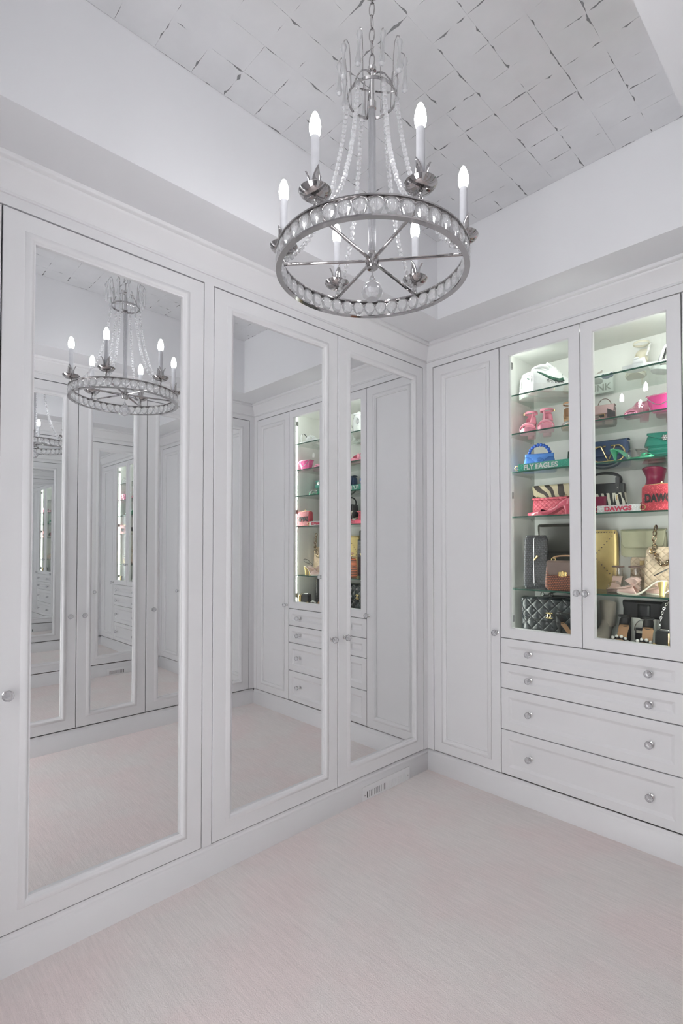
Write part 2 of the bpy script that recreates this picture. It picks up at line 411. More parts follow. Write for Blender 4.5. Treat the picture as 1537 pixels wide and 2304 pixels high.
for sd in ('left', 'back', 'near'): base_run('baseboard_' + {'near': 'front'}.get(sd, sd), sd)
base_run('baseboard_right', 'right', [(0, -1.96), (-2.68, LY)])
# fixed face-frame stiles, flush with the doors
def stile(n, x0, x1, y0, y1): struct('trim_%d' % n, MB().box(x0, x1, y0, y1, ZB - .002, ZT + .0045), M['paint'], 0, 'narrow fixed white stile between cabinet doors')
stile(10, -.02, 0, -.0335, .02); stile(11, -.02, 0, -1.3790, -1.3400); stile(12, -.02, 0, LY, -2.6820)
stile(13, 0, .0411, 0, .02); stile(14, W - .0411, W, 0, .02); stile(15, W, W + .02, -.0435, .02)
stile(16, W, W + .02, -1.745, -1.7425)

# ------------------------------------------------------------------ cabinet builders (local: x along the face, y into the wall, z up)
def knob_mesh():
    m = MB()
    T = Matrix.Rotation(R(90), 4, 'X')      # lathe axis z -> -y
    m.lathe([(.0105, 0), (.0105, .003), (.006, .005), (.0055, .013), (.008, .015)], 16, 0, T)
    m.lathe([(.006, .0155), (.013, .019), (.0162, .026), (.0150, .033), (.0105, .0375), (.004, .0385)], 9, 1, T)
    return m.mesh('knob', [M['silver'], M['knobglass']], 25)
KNOB = knob_mesh()
def knob(x, z, parent): return link('knob', KNOB, parent, (x, 0, z))
def ring_loops(x0, x1, z0, z1, prof):
    return [[(x0 + i, d, z0 + i), (x1 - i, d, z0 + i), (x1 - i, d, z1 - i), (x0 + i, d, z1 - i)] for i, d in prof]
MOULD = [(0, 0), (.0012, -.0012), (.004, -.003), (.009, -.0065), (.0135, -.0082), (.0175, -.0068), (.0225, -.001), (.026, .0022), (.0285, .0026), (.0290, .006), (.0290, .010)]
def slab(x0, x1, z0, z1, inset, panel=None, th=.02):
    """door or drawer front with an opening at inset; panel = (steps to a recessed centre panel)"""
    pr = [(.0012, th), (0, th - .001), (0, .0012), (.0012, 0), (inset, 0)]
    if panel: pr += panel
    else: pr += [(inset, th)]
    m = MB(); m.loft(ring_loops(x0, x1, z0, z1, pr), (not panel is None and False, bool(panel)))
    if panel: pass
    else: m.loft(ring_loops(x0, x1, z0, z1, [(inset, th), (.0012, th)]), (False, False))
    return m
def mirror_door(root, x0, x1, kx, kz=.823):
    ins = .056
    d = obj('door', slab(x0, x1, ZB, ZT, ins), M['paint'], root, smooth=0)
    a, b = x0 + ins, x1 - ins; zb, zt = ZB + ins, ZT - ins + .003
    m = MB(); m.loft(ring_loops(a, b, zb, zt, MOULD), (False, False)); obj('moulding', m, M['paint'], d, smooth=50)
    i = .0285
    obj('mirror', MB().box(a + i, b - i, .010, .014, zb + i, zt - i), M['mirror'], d, smooth=0)
    if kx is not None: knob(kx, kz, d)
    return d
def panel_door(root, x0, x1, kx, kz=.823):
    ins = .050
    pr = [(ins + i, y) for i, y in [(.0012, -.0012), (.004, -.003), (.009, -.006), (.0125, -.0072), (.016, -.006), (.021, -.001), (.0245, .0022), (.0265, .0028), (.0270, .006)]]
    d = obj('door', slab(x0, x1, ZB, ZT, ins, pr[:1] + [(ins + .03, .010)]), M['paint'], root, smooth=0)
    m = MB(); m.loft(ring_loops(x0, x1, ZB, ZT, [(ins, 0)] + pr + [(ins + .0272, .012)]), (False, False)); obj('moulding', m, M['paint'], d, smooth=50)
    knob(kx, kz, d); return d
def carcass(root, x0, x1, depth, z0=ZB, z1=ZT):
    t = .018; y0 = .0225
    m = MB().box(x0, x0 + t, y0, depth, z0, z1).box(x1 - t, x1, y0, depth, z0, z1).box(x0 + t, x1 - t, depth - t, depth, z0, z1)
    m.box(x0 + t, x1 - t, y0, depth - t, z0, z0 + t).box(x0 + t, x1 - t, y0, depth - t, z1 - t, z1)
    return obj('carcass', m, M['inner'], root, smooth=0)
G = .0021   # half of the gap between doors
def wardrobe(label, loc, rz, edges, knobs, depth, group=None):
    r = thing('mirrored_wardrobe', label, 'wardrobe', loc, rz, group)
    carcass(r, edges[0] + .001, edges[-1] - .001, depth)
    for a, b, kx in zip(edges, edges[1:], knobs): mirror_door(r, a + G, b - G, kx)
    return r
# left wall (x = 0): local x -> +y, local y -> -x
wardrobe('mirrored two-door wardrobe on the left wall nearest the room corner, above the floor vent', (0, -1.3388, 0), R(90), [0, .6525, 1.3039], [.6525 - .041, .6525 + .041], .58)
wardrobe('mirrored two-door wardrobe on the left wall nearest the viewer, reflecting the whole chandelier', (0, -2.6795, 0), R(90), [0, .6515, 1.2999], [.6515 - .026, .6515 + .024], .58)
# right wall (x = W), seen only in the mirrors
wardrobe('mirrored wardrobe of the facing wall beside the back corner, seen only in the mirrors', (W, -.0449, 0), R(-90), [0, .4115, .823], [.37, .78], .3)
wardrobe('mirrored wardrobe of the facing wall, paired knobs at its middle, seen only in the mirrors', (W, -.8690, 0), R(-90), [0, .4360, .8720], [.4360 - .041, .4360 + .041], .3)
# back wall tall cupboards
r = thing('tall_cupboard', 'tall white cupboard with one panelled door in the room corner, left of the lit shelves', 'cupboard', (.0426, 0, 0))
carcass(r, .001, .4057, .36); panel_door(r, G, .4067 - G, .4067 - .019)
r = thing('tall_cupboard', 'tall white cupboard with one panelled door right of the lit shelves, seen in the mirrors', 'cupboard', (1.2378, 0, 0))
carcass(r, .001, .4077, .36); panel_door(r, G, .4087 - G, .021)
# ------------------------------------------------------------------ display cabinet
DX = .4493; DW = 1.2378 - DX
dc = thing('display_cabinet', 'white built-in display cabinet with two lit glass doors over four wide drawers', 'cabinet', (DX, 0, 0))
t = .018; DD = .352
m = MB().box(.0004, .002 + t, .0204, DD, ZB, ZT).box(DW - .002 - t, DW - .0004, .0204, DD, ZB, ZT).box(.002 + t, DW - .002 - t, DD - t, DD, ZB, ZT)
m.box(.002 + t, DW - .002 - t, .0225, DD - t, ZB, ZB + t).box(.002 + t, DW - .002 - t, .0225, DD - t, ZT - t, ZT).box(.002 + t, DW - .002 - t, .0225, DD - t, .797, .815)
obj('carcass', m, M['inner'], dc, smooth=0)
gz = [ZB, .351, .553, .677, ZG]
for a, b in zip(gz, gz[1:]):
    ins = .034 if b - a < .15 else .038
    d = obj('drawer', slab(G, DW - G, a + G, b - G, ins, [(ins + .002, .0006), (ins + .006, .003), (ins + .012, .0062), (ins + .015, .007), (ins + .017, .007)]), M['paint'], dc, smooth=0)
    zc = (a + b) / 2 if b - a < .15 else (a + b) / 2 + .003
    knob(.602 - DX, zc, d); knob(1.113 - DX, zc, d)
GX = .8469 - DX
for a, b, kx in ((G, GX - G, GX - .014), (GX + G, DW - G, GX + .021)):
    ins = .049
    pr = [(.0012, .02), (0, .019), (0, .0012), (.0012, 0), (ins - .001, 0), (ins + .003, .006), (ins + .003, .0225)]
    m = MB(); m.loft(ring_loops(a, b, ZG + G, ZT, pr), (False, False)); m.loft(ring_loops(a, b, ZG + G, ZT, [(ins + .003, .0225), (.0012, .02)]), (False, False))
    d = obj('glass_door', m, M['paint'], dc, smooth=0)
    i = ins + .0025
    obj('glass_pane', MB().box(a + i, b - i, .0075, .0078, ZG + G + i, ZT - i), M['pane'], d, smooth=0)
    knob(kx, 1.045, d)
    hx = a + i - .012 if a < .1 else b - i + .002
    for hz in (2.155, 1.505, .895): obj('hinge', MB().box(hx, hx + .010, .0235, .047, hz - .016, hz + .016, .001), M['hinge'], d)
SH = [2.000, 1.808, 1.617, 1.396, 1.041]
for z in SH:
    s = obj('glass_shelf', MB().box(.022, DW - .022, .0312, DD - t - .001, z - .0035, z + .0035), M['shelf'], dc, smooth=0)
    obj('shelf_edge', MB().box(.022, DW - .022, .0300, .0311, z - .0035, z + .0035), M['edge'], s, smooth=0, label='dark green polished front edge of the glass shelf')
    for px in (.0235, DW - .0315):
        for py in (.06, .28): obj('shelf_pin', MB().box(px, px + .008, py, py + .008, z - .011, z - .0036, .001), M['silver'], s)
for x in (.0203, DW - .0248): obj('light_strip', MB().box(x, x + .0045, .0400, .0560, .83, 2.215), M['led'], dc, smooth=0, label='glowing white light strip')
obj('light_strip', MB().box(.03, DW - .03, .0228, .0285, 2.2225, 2.2285), M['led'], dc, smooth=0, label='glowing white light strip')

# ------------------------------------------------------------------ floor vent in the left baseboard
v = thing('air_vent', 'white slotted air vent set in the left baseboard near the corner', 'vent', (0.0, -.524, 0), R(90))
VL = .360; zs0, zs1 = .0205, .0535
m = MB().box(0, VL, -.0035, -.0003, zs1, .079).box(0, VL, -.0035, -.0003, FZ + .001, zs0).box(0, .030, -.0035, -.0003, zs0, zs1).box(.1655, .1935, -.0035, -.0003, zs0, zs1).box(.3255, VL, -.0035, -.0003, zs0, zs1)
obj('faceplate', m, M['paint'], v, smooth=0)
obj('duct_shade_sheet', MB().box(.031, .165, -.0008, -.0004, zs0, zs1), M['ventshade'], v, smooth=0, label='dark sheet painted as the shade behind the slots')  # flat near-black sheet painted as the duct's inner shade
obj('damper', MB().box(.194, .325, -.0022, -.0004, zs0, zs1), M['paint'], v, smooth=0, label='closed grey damper behind the right slots')
for x0, x1 in ((.030, .1655), (.1935, .3255)):
    n = 10; p = (x1 - x0) / 11
    sl = MB().box(-.0037, .0037, -.0035, -.0003, zs0, zs1).mesh('slat', M['paint'], 0)
    for q in range(1, 11): link('slat', sl, v, (x0 + q * p + .0002, 0, 0))
for x in (.016, .345): obj('screw', MB().lathe([(.003, .0035), (.0028, .0045), (.001, .005)], 10, 0, Matrix.Translation((x, 0, .037)) @ Matrix.Rotation(R(90), 4, 'X')), M['hinge'], v)

# ------------------------------------------------------------------ chandelier (local z measured from the hub, world z 2.016)
HZ = 2.016
ch = thing('chandelier', 'round nickel ring chandelier with six lit candle bulbs and crystal bead strands', 'chandelier', (.836, -1.347, HZ))
def ang(d, r, z): return (r * math.cos(R(d)), r * math.sin(R(d)), z)
ring = lambda r0, r1, z0, z1, seg=72: MB().loft([[ang(a * 360 / seg, r, z) for a in range(seg)] for r, z in ((r0, z0), (r1, z0), (r1, z1), (r0, z1), (r0, z0))], (False, False))
obj('ring_rim', ring(.240, .2545, -.045, -.041), M['chrome'], ch)
obj('ring_rim', ring(.240, .2545, .001, .0045), M['chrome'], ch)
m = MB()
NC = 44
def scallop():
    m = MB(); seg = NC * 8
    def f(u, v):
        a = u * 2 * PI; ph = abs(math.sin(NC / 2 * a)); zl = .001 - .013 * (1 - ph ** .6) - .001
        z = .0008 + (zl - .0008) * v; return (.2505 * math.cos(a), .2505 * math.sin(a), z)
    m.grid(f, seg, 2); return m
obj('scalloped_band', scallop(), M['chrome'], ch, solid=.0015)
cr = MB()
cr.lathe([(.003, -.0405), (.0105, -.035), (.0168, -.022), (.0165, -.013), (.0115, -.003), (.004, .0003)], 12, 0, Matrix.Diagonal((.62, 1, 1, 1)))
CR = cr.mesh('crystal', M['ringcrystal'], 25)
for q in range(NC):
    a = (q + .5) * 360 / NC; link('crystal', CR, ch, ang(a, .2455, 0), (0, 0, R(a)))
obj('hub', MB().lathe([(.004, -.026), (.015, -.025), (.018, -.018), (.018, .006), (.012, .012), (.010, .02)], 24), M['chrome'], ch)
m = MB().lathe([(.0056, .012), (.0056, .405), (.0115, .408), (.0115, .425), (.0065, .428), (.0065, .508), (.012, .510), (.012, .519), (.004, .521)], 20)
obj('rod', m, M['nickel'], ch)
obj('glass_sleeve', MB().lathe([(.0064, .020), (.0100, .020), (.0100, .404), (.0064, .404), (.0064, .020)], 20, cap=False), M['crystal'], ch)
for k in range(6):
    a = 40 + 60 * k
    T = Matrix.Rotation(R(a), 4, 'Z')
    sp = obj('spoke', MB().tube([(.012, 0, -.004), (.242, 0, .0)], .0042, 8, T=T), M['chrome'], ch)
    T2 = Matrix.Translation(ang(a, .240, 0))
    st = obj('candle_arm', MB().lathe([(.004, -.002), (.0065, .006), (.0045, .012), (.004, .022), (.006, .026), (.004, .030)], 14, 0, T2), M['chrome'], ch)
    obj('bobeche', MB().lathe([(.004, .030), (.012, .031), (.024, .034), (.0335, .041), (.038, .048), (.0375, .0495), (.032, .043), (.022, .0365), (.010, .034)], 28, 0, T2), M['chrome'], st)
    obj('candle', MB().lathe([(.0098, .034), (.0098, .1755), (.0085, .1765)], 18, 0, T2), M['candle'], st)
    for q in range(3):
        lf = MB(); T3 = T2 @ Matrix.Rotation(R(a + 60 + 120 * q), 4, 'Z')
        def f(u, v):
            wdt = lerp([(0, .0075), (.35, .011), (.6, .0105), (.85, .005), (1, .0006)], v)
            an = (u - .5) * 2
            x = .0125 + .0035 * v + .012 * max(0, v - .62) ** 1.3 * 2.2
            return (x - .004 * an * an, an * wdt, .036 + .062 * v - .006 * max(0, v - .8))
        lf.grid(f, 4, 8, T=T3); obj('leaf', lf, M['chrome'], st, solid=.0009)
    obj('bulb', MB().lathe([(.0088, .1765), (.0108, .180), (.0132, .189), (.0138, .198), (.0121, .212), (.0082, .224), (.0045, .2315), (.0006, .234)], 18, 0, T2), M['bulb'], st, label='lit candle-flame bulb')
# bottom finial ball
obj('finial', MB().lathe([(.002, -.026), (.002, -.042), (.006, -.047), (.009, -.054), (.0055, -.057), (.017, -.064), (.0255, -.076), (.0285, -.088), (.0255, -.099), (.016, -.108), (.002, -.1125)], 16), M['crystal'], ch, smooth=25)
# upper crown: band, scroll wires, drops
cw = MB(); 
cw.loft([[ang(a * 10, r, z) for a in range(36)] for r, z in ((.0635, .432), (.0655, .432), (.0655, .440), (.0635, .440), (.0635, .432))], (False, False))
crown_o = obj('crown_band', cw, M['chrome'], ch)
sc = MB()
for q in range(3):
    T = Matrix.Rotation(R(25 + 120 * q), 4, 'Z')
    sc.tube([(.006, 0, .500), (.018, 0, .503), (.035, 0, .494), (.050, 0, .472), (.060, 0, .448), (.064, 0, .436)], .0022, 6, T=T)
    sc.tube([(.010, 0, .452), (.024, 0, .446), (.045, 0, .438), (.064, 0, .436)], .0022, 6, T=T)
obj('crown_scroll', sc, M['chrome'], ch)
for q in range(10):
    a = 225 + 36 * q + rnd.uniform(-5, 5); T = Matrix.Rotation(R(a), 4, 'Z'); dz = rnd.uniform(-.006, .006)
    w_ = obj('drop_wire', MB().tube([(.0655, 0, .436), (.067, 0, .47), (.069, 0, .52), (.072, 0, .548), (.079, 0, .556 + dz), (.086, 0, .551 + dz), (.088, 0, .543 + dz)], .0012, 6, T=T), M['chrome'], ch)
    z = .543 + dz; tl = Matrix.Rotation(R(rnd.uniform(-4, 4)), 4, 'X')
    m = MB().lathe([(.0020, z), (.0070, z - .005), (.0082, z - .011), (.0064, z - .018), (.0040, z - .024), (.0042, z - .045), (.0060, z - .066), (.0088, z - .079), (.0076, z - .088), (.0020, z - .093)], 10, 0, T @ Matrix.Translation((.088, 0, z)) @ tl @ Matrix.Translation((0, 0, -z)))
    obj('crystal_drop', m, M['bead'], w_)
# bead strands
BEAD = MB().lathe([(.0020, -.0060), (.0050, -.0042), (.0066, 0), (.0050, .0042), (.0020, .0060)], 9).mesh('bead', M['bead'], 25)
for k in range(6):
    a = 40 + 60 * k
    pts = []
    for q in range(201):
        s = q / 200; p0, p1, p2 = (.066, .436), (.098, .085), (.232, .012)
        pts.append(((1 - s) ** 2 * p0[0] + 2 * s * (1 - s) * p1[0] + s * s * p2[0], (1 - s) ** 2 * p0[1] + 2 * s * (1 - s) * p1[1] + s * s * p2[1]))
    wire = obj('bead_strand', MB().tube([ang(a, r, z) for r, z in pts[::8]], .0006, 5), M['chrome'], ch)
    acc = 0; nxt = .004; prev = pts[0]
    for p in pts[1:]:
        d = math.hypot(p[0] - prev[0], p[1] - prev[1]); acc += d
        if acc >= nxt:
            th = math.atan2(p[0] - prev[0], -(p[1] - prev[1]))
            o = link('bead', BEAD, wire, ang(a + rnd.uniform(-.8, .8), p[0], p[1]), (0, 0, R(a))); o.rotation_euler = (rnd.uniform(-.2, .2), -th, R(a))
            nxt += .0129
        prev = p
# chain and canopy
def link_mesh(rx, rz, r):
    return MB().tube([(rx * math.cos(2 * PI * q / 16), 0, rz * math.sin(2 * PI * q / 16)) for q in range(16)], r, 6, True)
CL = link_mesh(.0075, .0195, .0017).mesh('chain_link', M['chrome'])
z = .521 + .018; q = 0
while z < .735:
    link('chain_link', CL, ch, (0, 0, z), (0, 0, R(20 + 90 * (q % 2)))); z += .0352; q += 1
obj('canopy', MB().lathe([(.003, .7305), (.010, .731), (.024, .733), (.030, .7355), (.030, .7385)], 32), M['chrome'], ch)

# ------------------------------------------------------------------ bags
def rrect(wx, dy, z, n=32, e=.28, cx=0, cy=0):
    def p(c): return math.copysign(abs(c) ** e, c)
    return [(cx + wx * p(math.cos(2 * PI * k / n)), cy + dy * p(math.sin(2 * PI * k / n)), z) for k in range(n)]
def bag_body(w, d, h, wt=1.0, dt=.8, bul=.06, r=.10, e=.28, nz=12):
    """soft rounded box standing on z=0, width w along x, depth d along y; wt, dt = width and depth of the top"""
    L_ = []
    for k in range(nz + 1):
        v = k / nz; q = min(1, min(v, 1 - v) / r); rd = .86 + .14 * math.sin(q * PI / 2)
        b = 1 + bul * math.sin(PI * v)
        L_.append(rrect(w / 2 * (1 + (wt - 1) * v) * rd * (1 + .4 * (b - 1)), d / 2 * (1 + (dt - 1) * v) * rd * b, h * v, e=e))
    m = MB(); m.loft(L_); return m
def flap_mesh(w, d, h, drop, dt=.8, kind='round', off=.003, bul=.06, nu=20, nv=14, top=.0):
    """flap over the top and down the front (-y); drop = fraction of the height covered in the middle"""
    m = MB()
    def f(u, v):
        x = (u - .5) * w; a = abs(u - .5) * 2
        if kind == 'round': dr = drop * (1 - .9 * max(0, (a - .8) / .2) ** 2.5)
        elif kind == 'scallop': dr = drop * (.62 + .38 * math.cos(PI * min(1, a / .75)) * (a < .75) - (.38 if a >= .75 else 0) * (1 - max(0, (a - .75)) * .2))
        elif kind == 'tri': dr = drop * (1 - .85 * a)
        else: dr = drop
        dr = max(dr, .06)
        if v < .3:
            return (x, d * dt / 2 * (1 - 2 * v / .3), h + off + .003 * math.sin(PI * v / .3))
        t = (v - .3) / .7; z = h * (1 - dr * t); vv = z / h
        return (x, -d / 2 * (1 + (dt - 1) * vv) * (1 + bul * math.sin(PI * vv)) - off - .002, z + off * (1 - t))
    m.grid(f, nu, nv); return m
def chain(pts_fn, n, parent, material, rx=.0055, rz=.009, r=.0018, name='chain_link'):
    me = MB().tube([(rx * math.cos(2 * PI * q / 12), 0, rz * math.sin(2 * PI * q / 12)) for q in range(12)], r, 5, True).mesh(name, material)
    for q in range(n):
        p = Vector(pts_fn((q + .5) / n)); d = Vector(pts_fn(min(1, (q + .9) / n))) - Vector(pts_fn(max(0, (q + .1) / n)))
        o = link(name, me, parent, p); o.rotation_euler = (Matrix.Rotation(0, 3, 'Z') @ d.to_track_quat('Z', 'Y').to_matrix() @ Matrix.Rotation(R(90 * (q % 2) + 20), 3, 'Z')).to_euler()
def bez(pts):
    def f(t):
        p = [Vector(a) for a in pts]
        while len(p) > 1: p = [a.lerp(b, t) for a, b in zip(p, p[1:])]
        return p[0]
    return f
def tube_part(name, fn, n, r, material, parent, flat=1.0, seg=8, label=None):
    return obj(name, MB().tube([fn(k / n) for k in range(n + 1)], r, seg, flat=flat), material, parent, label=label)
def studs(name, pts, r, material, parent, sy=1.0):
    me = MB().ball((0, 0, 0), r, 10, 6).mesh(name, material)
    for p in pts: link(name, me, parent, p)
Z1, Z2, Z3, Z4, Z5, Z6 = [z + .0040 for z in SH] + [.8155]

# ------------------------------------------------------------------ shoes (local: toe towards +y, sole on z=0)
WT = [(0, .22), (.03, .50), (.08, .66), (.15, .70), (.28, .62), (.42, .62), (.58, .86), (.70, 1.0), (.80, .97), (.90, .78), (.96, .55), (1, .20)]
WP = WT[:8] + [(.80, .88), (.90, .55), (.96, .28), (1, .04)]
class Shoe:
    def __init__(s, L=.235, Wd=.078, hh=.09, plat=.006, toe='round', heel='stiletto', side=1):
        s.L, s.W, s.hh, s.p, s.tab, s.heel, s.side = L * (1 - .10 * min(1, hh / .1)), Wd, hh, plat, WT if toe == 'round' else WP, heel, side
    def y(s, t): return -s.L / 2 + s.L * t
    def w(s, t): return lerp(s.tab, t) * s.W / 2
    def cx(s, t): return s.side * .006 * math.sin(PI * t)
    def z(s, t):
        q = min(1, max(0, (t - .10) / .50)); q = q * q * (3 - 2 * q)
        return s.p + (s.hh - s.p) * (1 - q) + (.006 * ((t - .78) / .22) ** 2 if t > .78 else 0)
    def sole(s, parent, top, bottom, name='sole'):
        m = MB(); n = 26; lo = []
        for k in range(n + 1):
            t = k / n; w_, z, c = s.w(t), s.z(t), s.cx(t)
            th = min(z, .006 if t < .5 else max(.006, s.p)) - (0 if t < .78 else 0)
            zb = z - th
            lo.append([(c - w_, s.y(t), z), (c + w_, s.y(t), z), (c + w_ * .94, s.y(t), zb), (c - w_ * .94, s.y(t), zb)])
        m.loft(lo)
        # insole faces (top side of each loop pair) take the second material
        cnt = 0
        for k in range(n): m.m[k * 4] = 1
        o = obj(name, m, [bottom, top], parent, smooth=40)
        return o
    def heel_part(s, parent, material):
        if s.heel is None or s.hh < .02: return
        z1 = s.z(.08) - .004; yc = s.y(.085)
        if s.heel == 'stiletto': tb = [(0, .0042, .0045, .006), (.15, .0045, .005, .005), (.55, .008, .010, .002), (.8, .015, .017, .0), (1, .024, .021, 0)]
        elif s.heel == 'block': tb = [(0, .021, .018, .0), (.5, .022, .019, .0), (1, .025, .022, 0)]
        else: tb = [(0, .012, .012, .0), (.5, .014, .014, 0), (1, .025, .022, 0)]
        lo = [[(rx * math.cos(2 * PI * k / 14), yc + dy + ry * math.sin(2 * PI * k / 14), z1 * f) for k in range(14)] for f, rx, ry, dy in tb]
        m = MB(); m.loft(lo); obj('heel', m, material, parent)
    def strap(s, parent, material, t0, t1, h, wid, th=.002, name='strap', lean=0, bulge=1.0):
        m = MB(); n = 18
        def f(u, v):
            a = PI * u; t = t0 + (t1 - t0) * u; w_ = s.w(t) * bulge
            return (s.cx(t) - w_ * math.cos(a) * (1 + .0 * v), s.y(t) + (v - .5) * wid * (1 - .25 * math.sin(a)) - lean * math.sin(a), s.z(t) - .002 + h * math.sin(a) ** .8 * (1 - .25 * (v - .5)))
        m.grid(f, n, 3); return obj(name, m, material, parent, solid=th)
    def counter(s, parent, material, h=.05, t1=.22, name='heel_counter', th=.002, hs=.35):
        m = MB()
        def f(u, v):
            a = (u - .5) * 2; t = t1 * abs(a) ** 1.6; sg = 1 if a >= 0 else -1
            hh = h * (1 - (1 - hs) * abs(a) ** 1.5) * v
            w_ = s.w(max(t, .012)) * (1 - .12 * v)
            return (s.cx(t) + sg * w_ * min(1, abs(a) * 6), s.y(t) - .004 * v, s.z(t) - .003 + hh)
        m.grid(f, 24, 4); return obj(name, m, material, parent, solid=th)
    def ankle(s, parent, material, h=.07, r=.031, wid=.008, name='ankle_strap', ry=.036, tilt=0.0):
        m = MB(); yc = s.y(.12) + .012
        def f(u, v):
            a = 2 * PI * u; return (r * math.cos(a), yc + ry * math.sin(a), s.z(.05) + h + (v - .5) * wid + tilt * math.sin(a))
        m.grid(f, 26, 1); return obj(name, m, material, parent, solid=.002)
    def vamp(s, parent, material, t0=.52, h0=.045, t1=1.0, name='vamp', th=.002):
        m = MB()
        def f(u, v):
            t = t0 + (t1 - t0) * v; a = PI * u; h = h0 * (1 - .72 * v ** 1.2) * (1 if v < .97 else .6)
            sd = .10 * (1 - v) * (2 * abs(u - .5)) ** 2
            return (s.cx(t) - s.w(max(0, t - 0)) * 1.02 * math.cos(a), s.y(t - sd) , s.z(t) - .003 + h * math.sin(a) ** .75)
        m.grid(f, 18, 14); return obj(name, m, material, parent, solid=th)
    def side(s, parent, material, h=.02): pass
def side_walls(s, parent, material, h=.025, t0=.1, t1=.62, name='quarter'):
    m = MB()
    for sg in (-1, 1):
        m.grid(lambda u, v: (s.cx(t0 + (t1 - t0) * u) + sg * s.w(t0 + (t1 - t0) * u) * 1.01, s.y(t0 + (t1 - t0) * u), s.z(t0 + (t1 - t0) * u) - .003 + h * v * (1 + .5 * u)), 16, 2)
    return obj(name, m, material, parent, solid=.002)

# ---- shelf 1: white sneakers
def sneaker(label, loc, rz, side):
    s_ = thing('sneaker', label, 'shoe', loc, rz, 'pair of white sneakers', .93)
    s_.scale = (.93, .93, 1.16)
    L = .265; tabw = [(0, .55), (.05, .78), (.15, .86), (.35, .84), (.55, .95), (.72, 1.0), (.88, .86), (.96, .62), (1, .30)]
    tabh = [(0, .092), (.05, .108), (.12, .110), (.25, .100), (.34, .104), (.42, .118), (.50, .104), (.65, .074), (.80, .056), (.92, .046), (1, .030)]
    Y = lambda t: -L / 2 + L * t; wd = lambda t: lerp(tabw, t) * .049; ht = lambda t: lerp(tabh, t)
    m = MB(); lo = []
    for k in range(25):
        t = k / 24; w_, h = wd(t), ht(t)
        lo.append([(w_ * math.copysign(abs(math.cos(a)) ** .7, math.cos(a)) * (1 - .22 * math.sin(a) ** 3), Y(t), .024 + (h - .024) * math.sin(a) ** .8) for a in [PI * q / 16 for q in range(17)]])
    m.loft(lo); obj('upper', m, M['white_leather'], s_)
    sl = MB(); lo = []
    for k in range(25):
        t = k / 24; w_ = wd(t) * 1.05; zt = .030 + .004 * (1 - t); zb = .006 * max(0, (t - .85) / .15) ** 2
        lo.append([(-w_, Y(t) * 1.02, zb), (w_, Y(t) * 1.02, zb), (w_, Y(t) * 1.02, zt), (w_ * .9, Y(t) * 1.02, zt + .001), (-w_ * .9, Y(t) * 1.02, zt + .001), (-w_, Y(t) * 1.02, zt)])
    sl.loft(lo); obj('sole', sl, M['rubber_white'], s_)
    col = MB().tube([(.030 * math.cos(a), Y(.19) + .040 * math.sin(a), .104 + .004 * math.cos(2 * a)) for a in [2 * PI * q / 20 for q in range(20)]], .0075, 8, True)
    obj('collar', col, M['white_leather'], s_)
    tn = MB().grid(lambda u, v: ((u - .5) * .05 * (1 - .2 * v), Y(.52 - .2 * v), .100 + .030 * v - .012 * (2 * (u - .5)) ** 2), 8, 6); obj('tongue', tn, M['white_leather'], s_, solid=.006)
    for q in range(5):
        t = .48 + .055 * q; obj('lace', MB().tube([(.024 * math.cos(PI * a / 8), Y(t), ht(t) - .010 + .013 * math.sin(PI * a / 8)) for a in range(9)], .0028, 6), M['rubber_white'], s_)
    # check-shaped mark on the outer side
    sw = MB()
    up = [(.06, .086), (.15, .079), (.28, .067), (.40, .058), (.50, .054), (.565, .058), (.585, .076)]
    dn = [(.06, .081), (.15, .070), (.28, .055), (.40, .044), (.50, .038), (.60, .043), (.592, .076)]
    def sx(t, z):
        q = max(0, min(1, (z - .024) / (ht(t) - .024))) ** (1 / .8); a = math.asin(min(1, q)); return wd(t) * math.cos(a) ** .7 * (1 - .22 * math.sin(a) ** 3) + .0012
    for sg in (-1, 1):
        b = len(sw.v)
        sw.loft([[(sg * sx(t, z), Y(t), z) for t, z in up], [(sg * sx((a[0] + b_[0]) / 2, (a[1] + b_[1]) / 2), Y((a[0] + b_[0]) / 2), (a[1] + b_[1]) / 2) for a, b_ in zip(up, dn)], [(sg * sx(t, z), Y(t), z) for t, z in dn]], closed=False)
    obj('check_mark', sw, M['green_dark'], s_, solid=.0008, label='dark green check mark on the side')
    m = MB().lathe([(.012, 0), (.0135, .001), (.0135, .002), (.011, .002)], 16, 0, Matrix.Translation((0, Y(0) - .0035, .060)) @ Matrix.Rotation(R(90), 4, 'X') @ Matrix.Diagonal((.75, 1.3, 1, 1)))
    obj('heel_badge', m, M['silverleather'], s_)
    return s_
sneaker('white sneaker on the top shelf at the far left, heel turned out', (.581, .224, Z1), R(-38), -1)
sk = sneaker('white sneaker with green check mark and handwriting on its side, top shelf', (.664, .160, Z1), R(-38), 1)
text('lettering', 'Mrs. Dunk', .022, M['ink'], sk, (.0502, -.075, .035), (R(90), 0, R(90)), .0004)
# white tulle bow shoe behind the door stile
r = thing('bow_sandal', 'white sandal with a tulle bow on the top shelf behind the middle door frame', 'shoe', (.850, .165, Z1), R(-155), None, .9)
sh = Shoe(hh=.075); sh.sole(r, M['ivory_in'], M['white_leather']); sh.heel_part(r, M['white_leather']); sh.strap(r, M['white_leather'], .66, .70, .034, .022)
bw = MB()
for sg in (-1, 1):
    bw.grid(lambda u, v: (sg * (.004 + .026 * u), sh.y(.74) + (v - .5) * .04 * (u + .15), .045 + .010 * u + .004 * math.sin(9 * v)), 6, 6)
obj('bow', bw, M['white_leather'], r, solid=.0012)
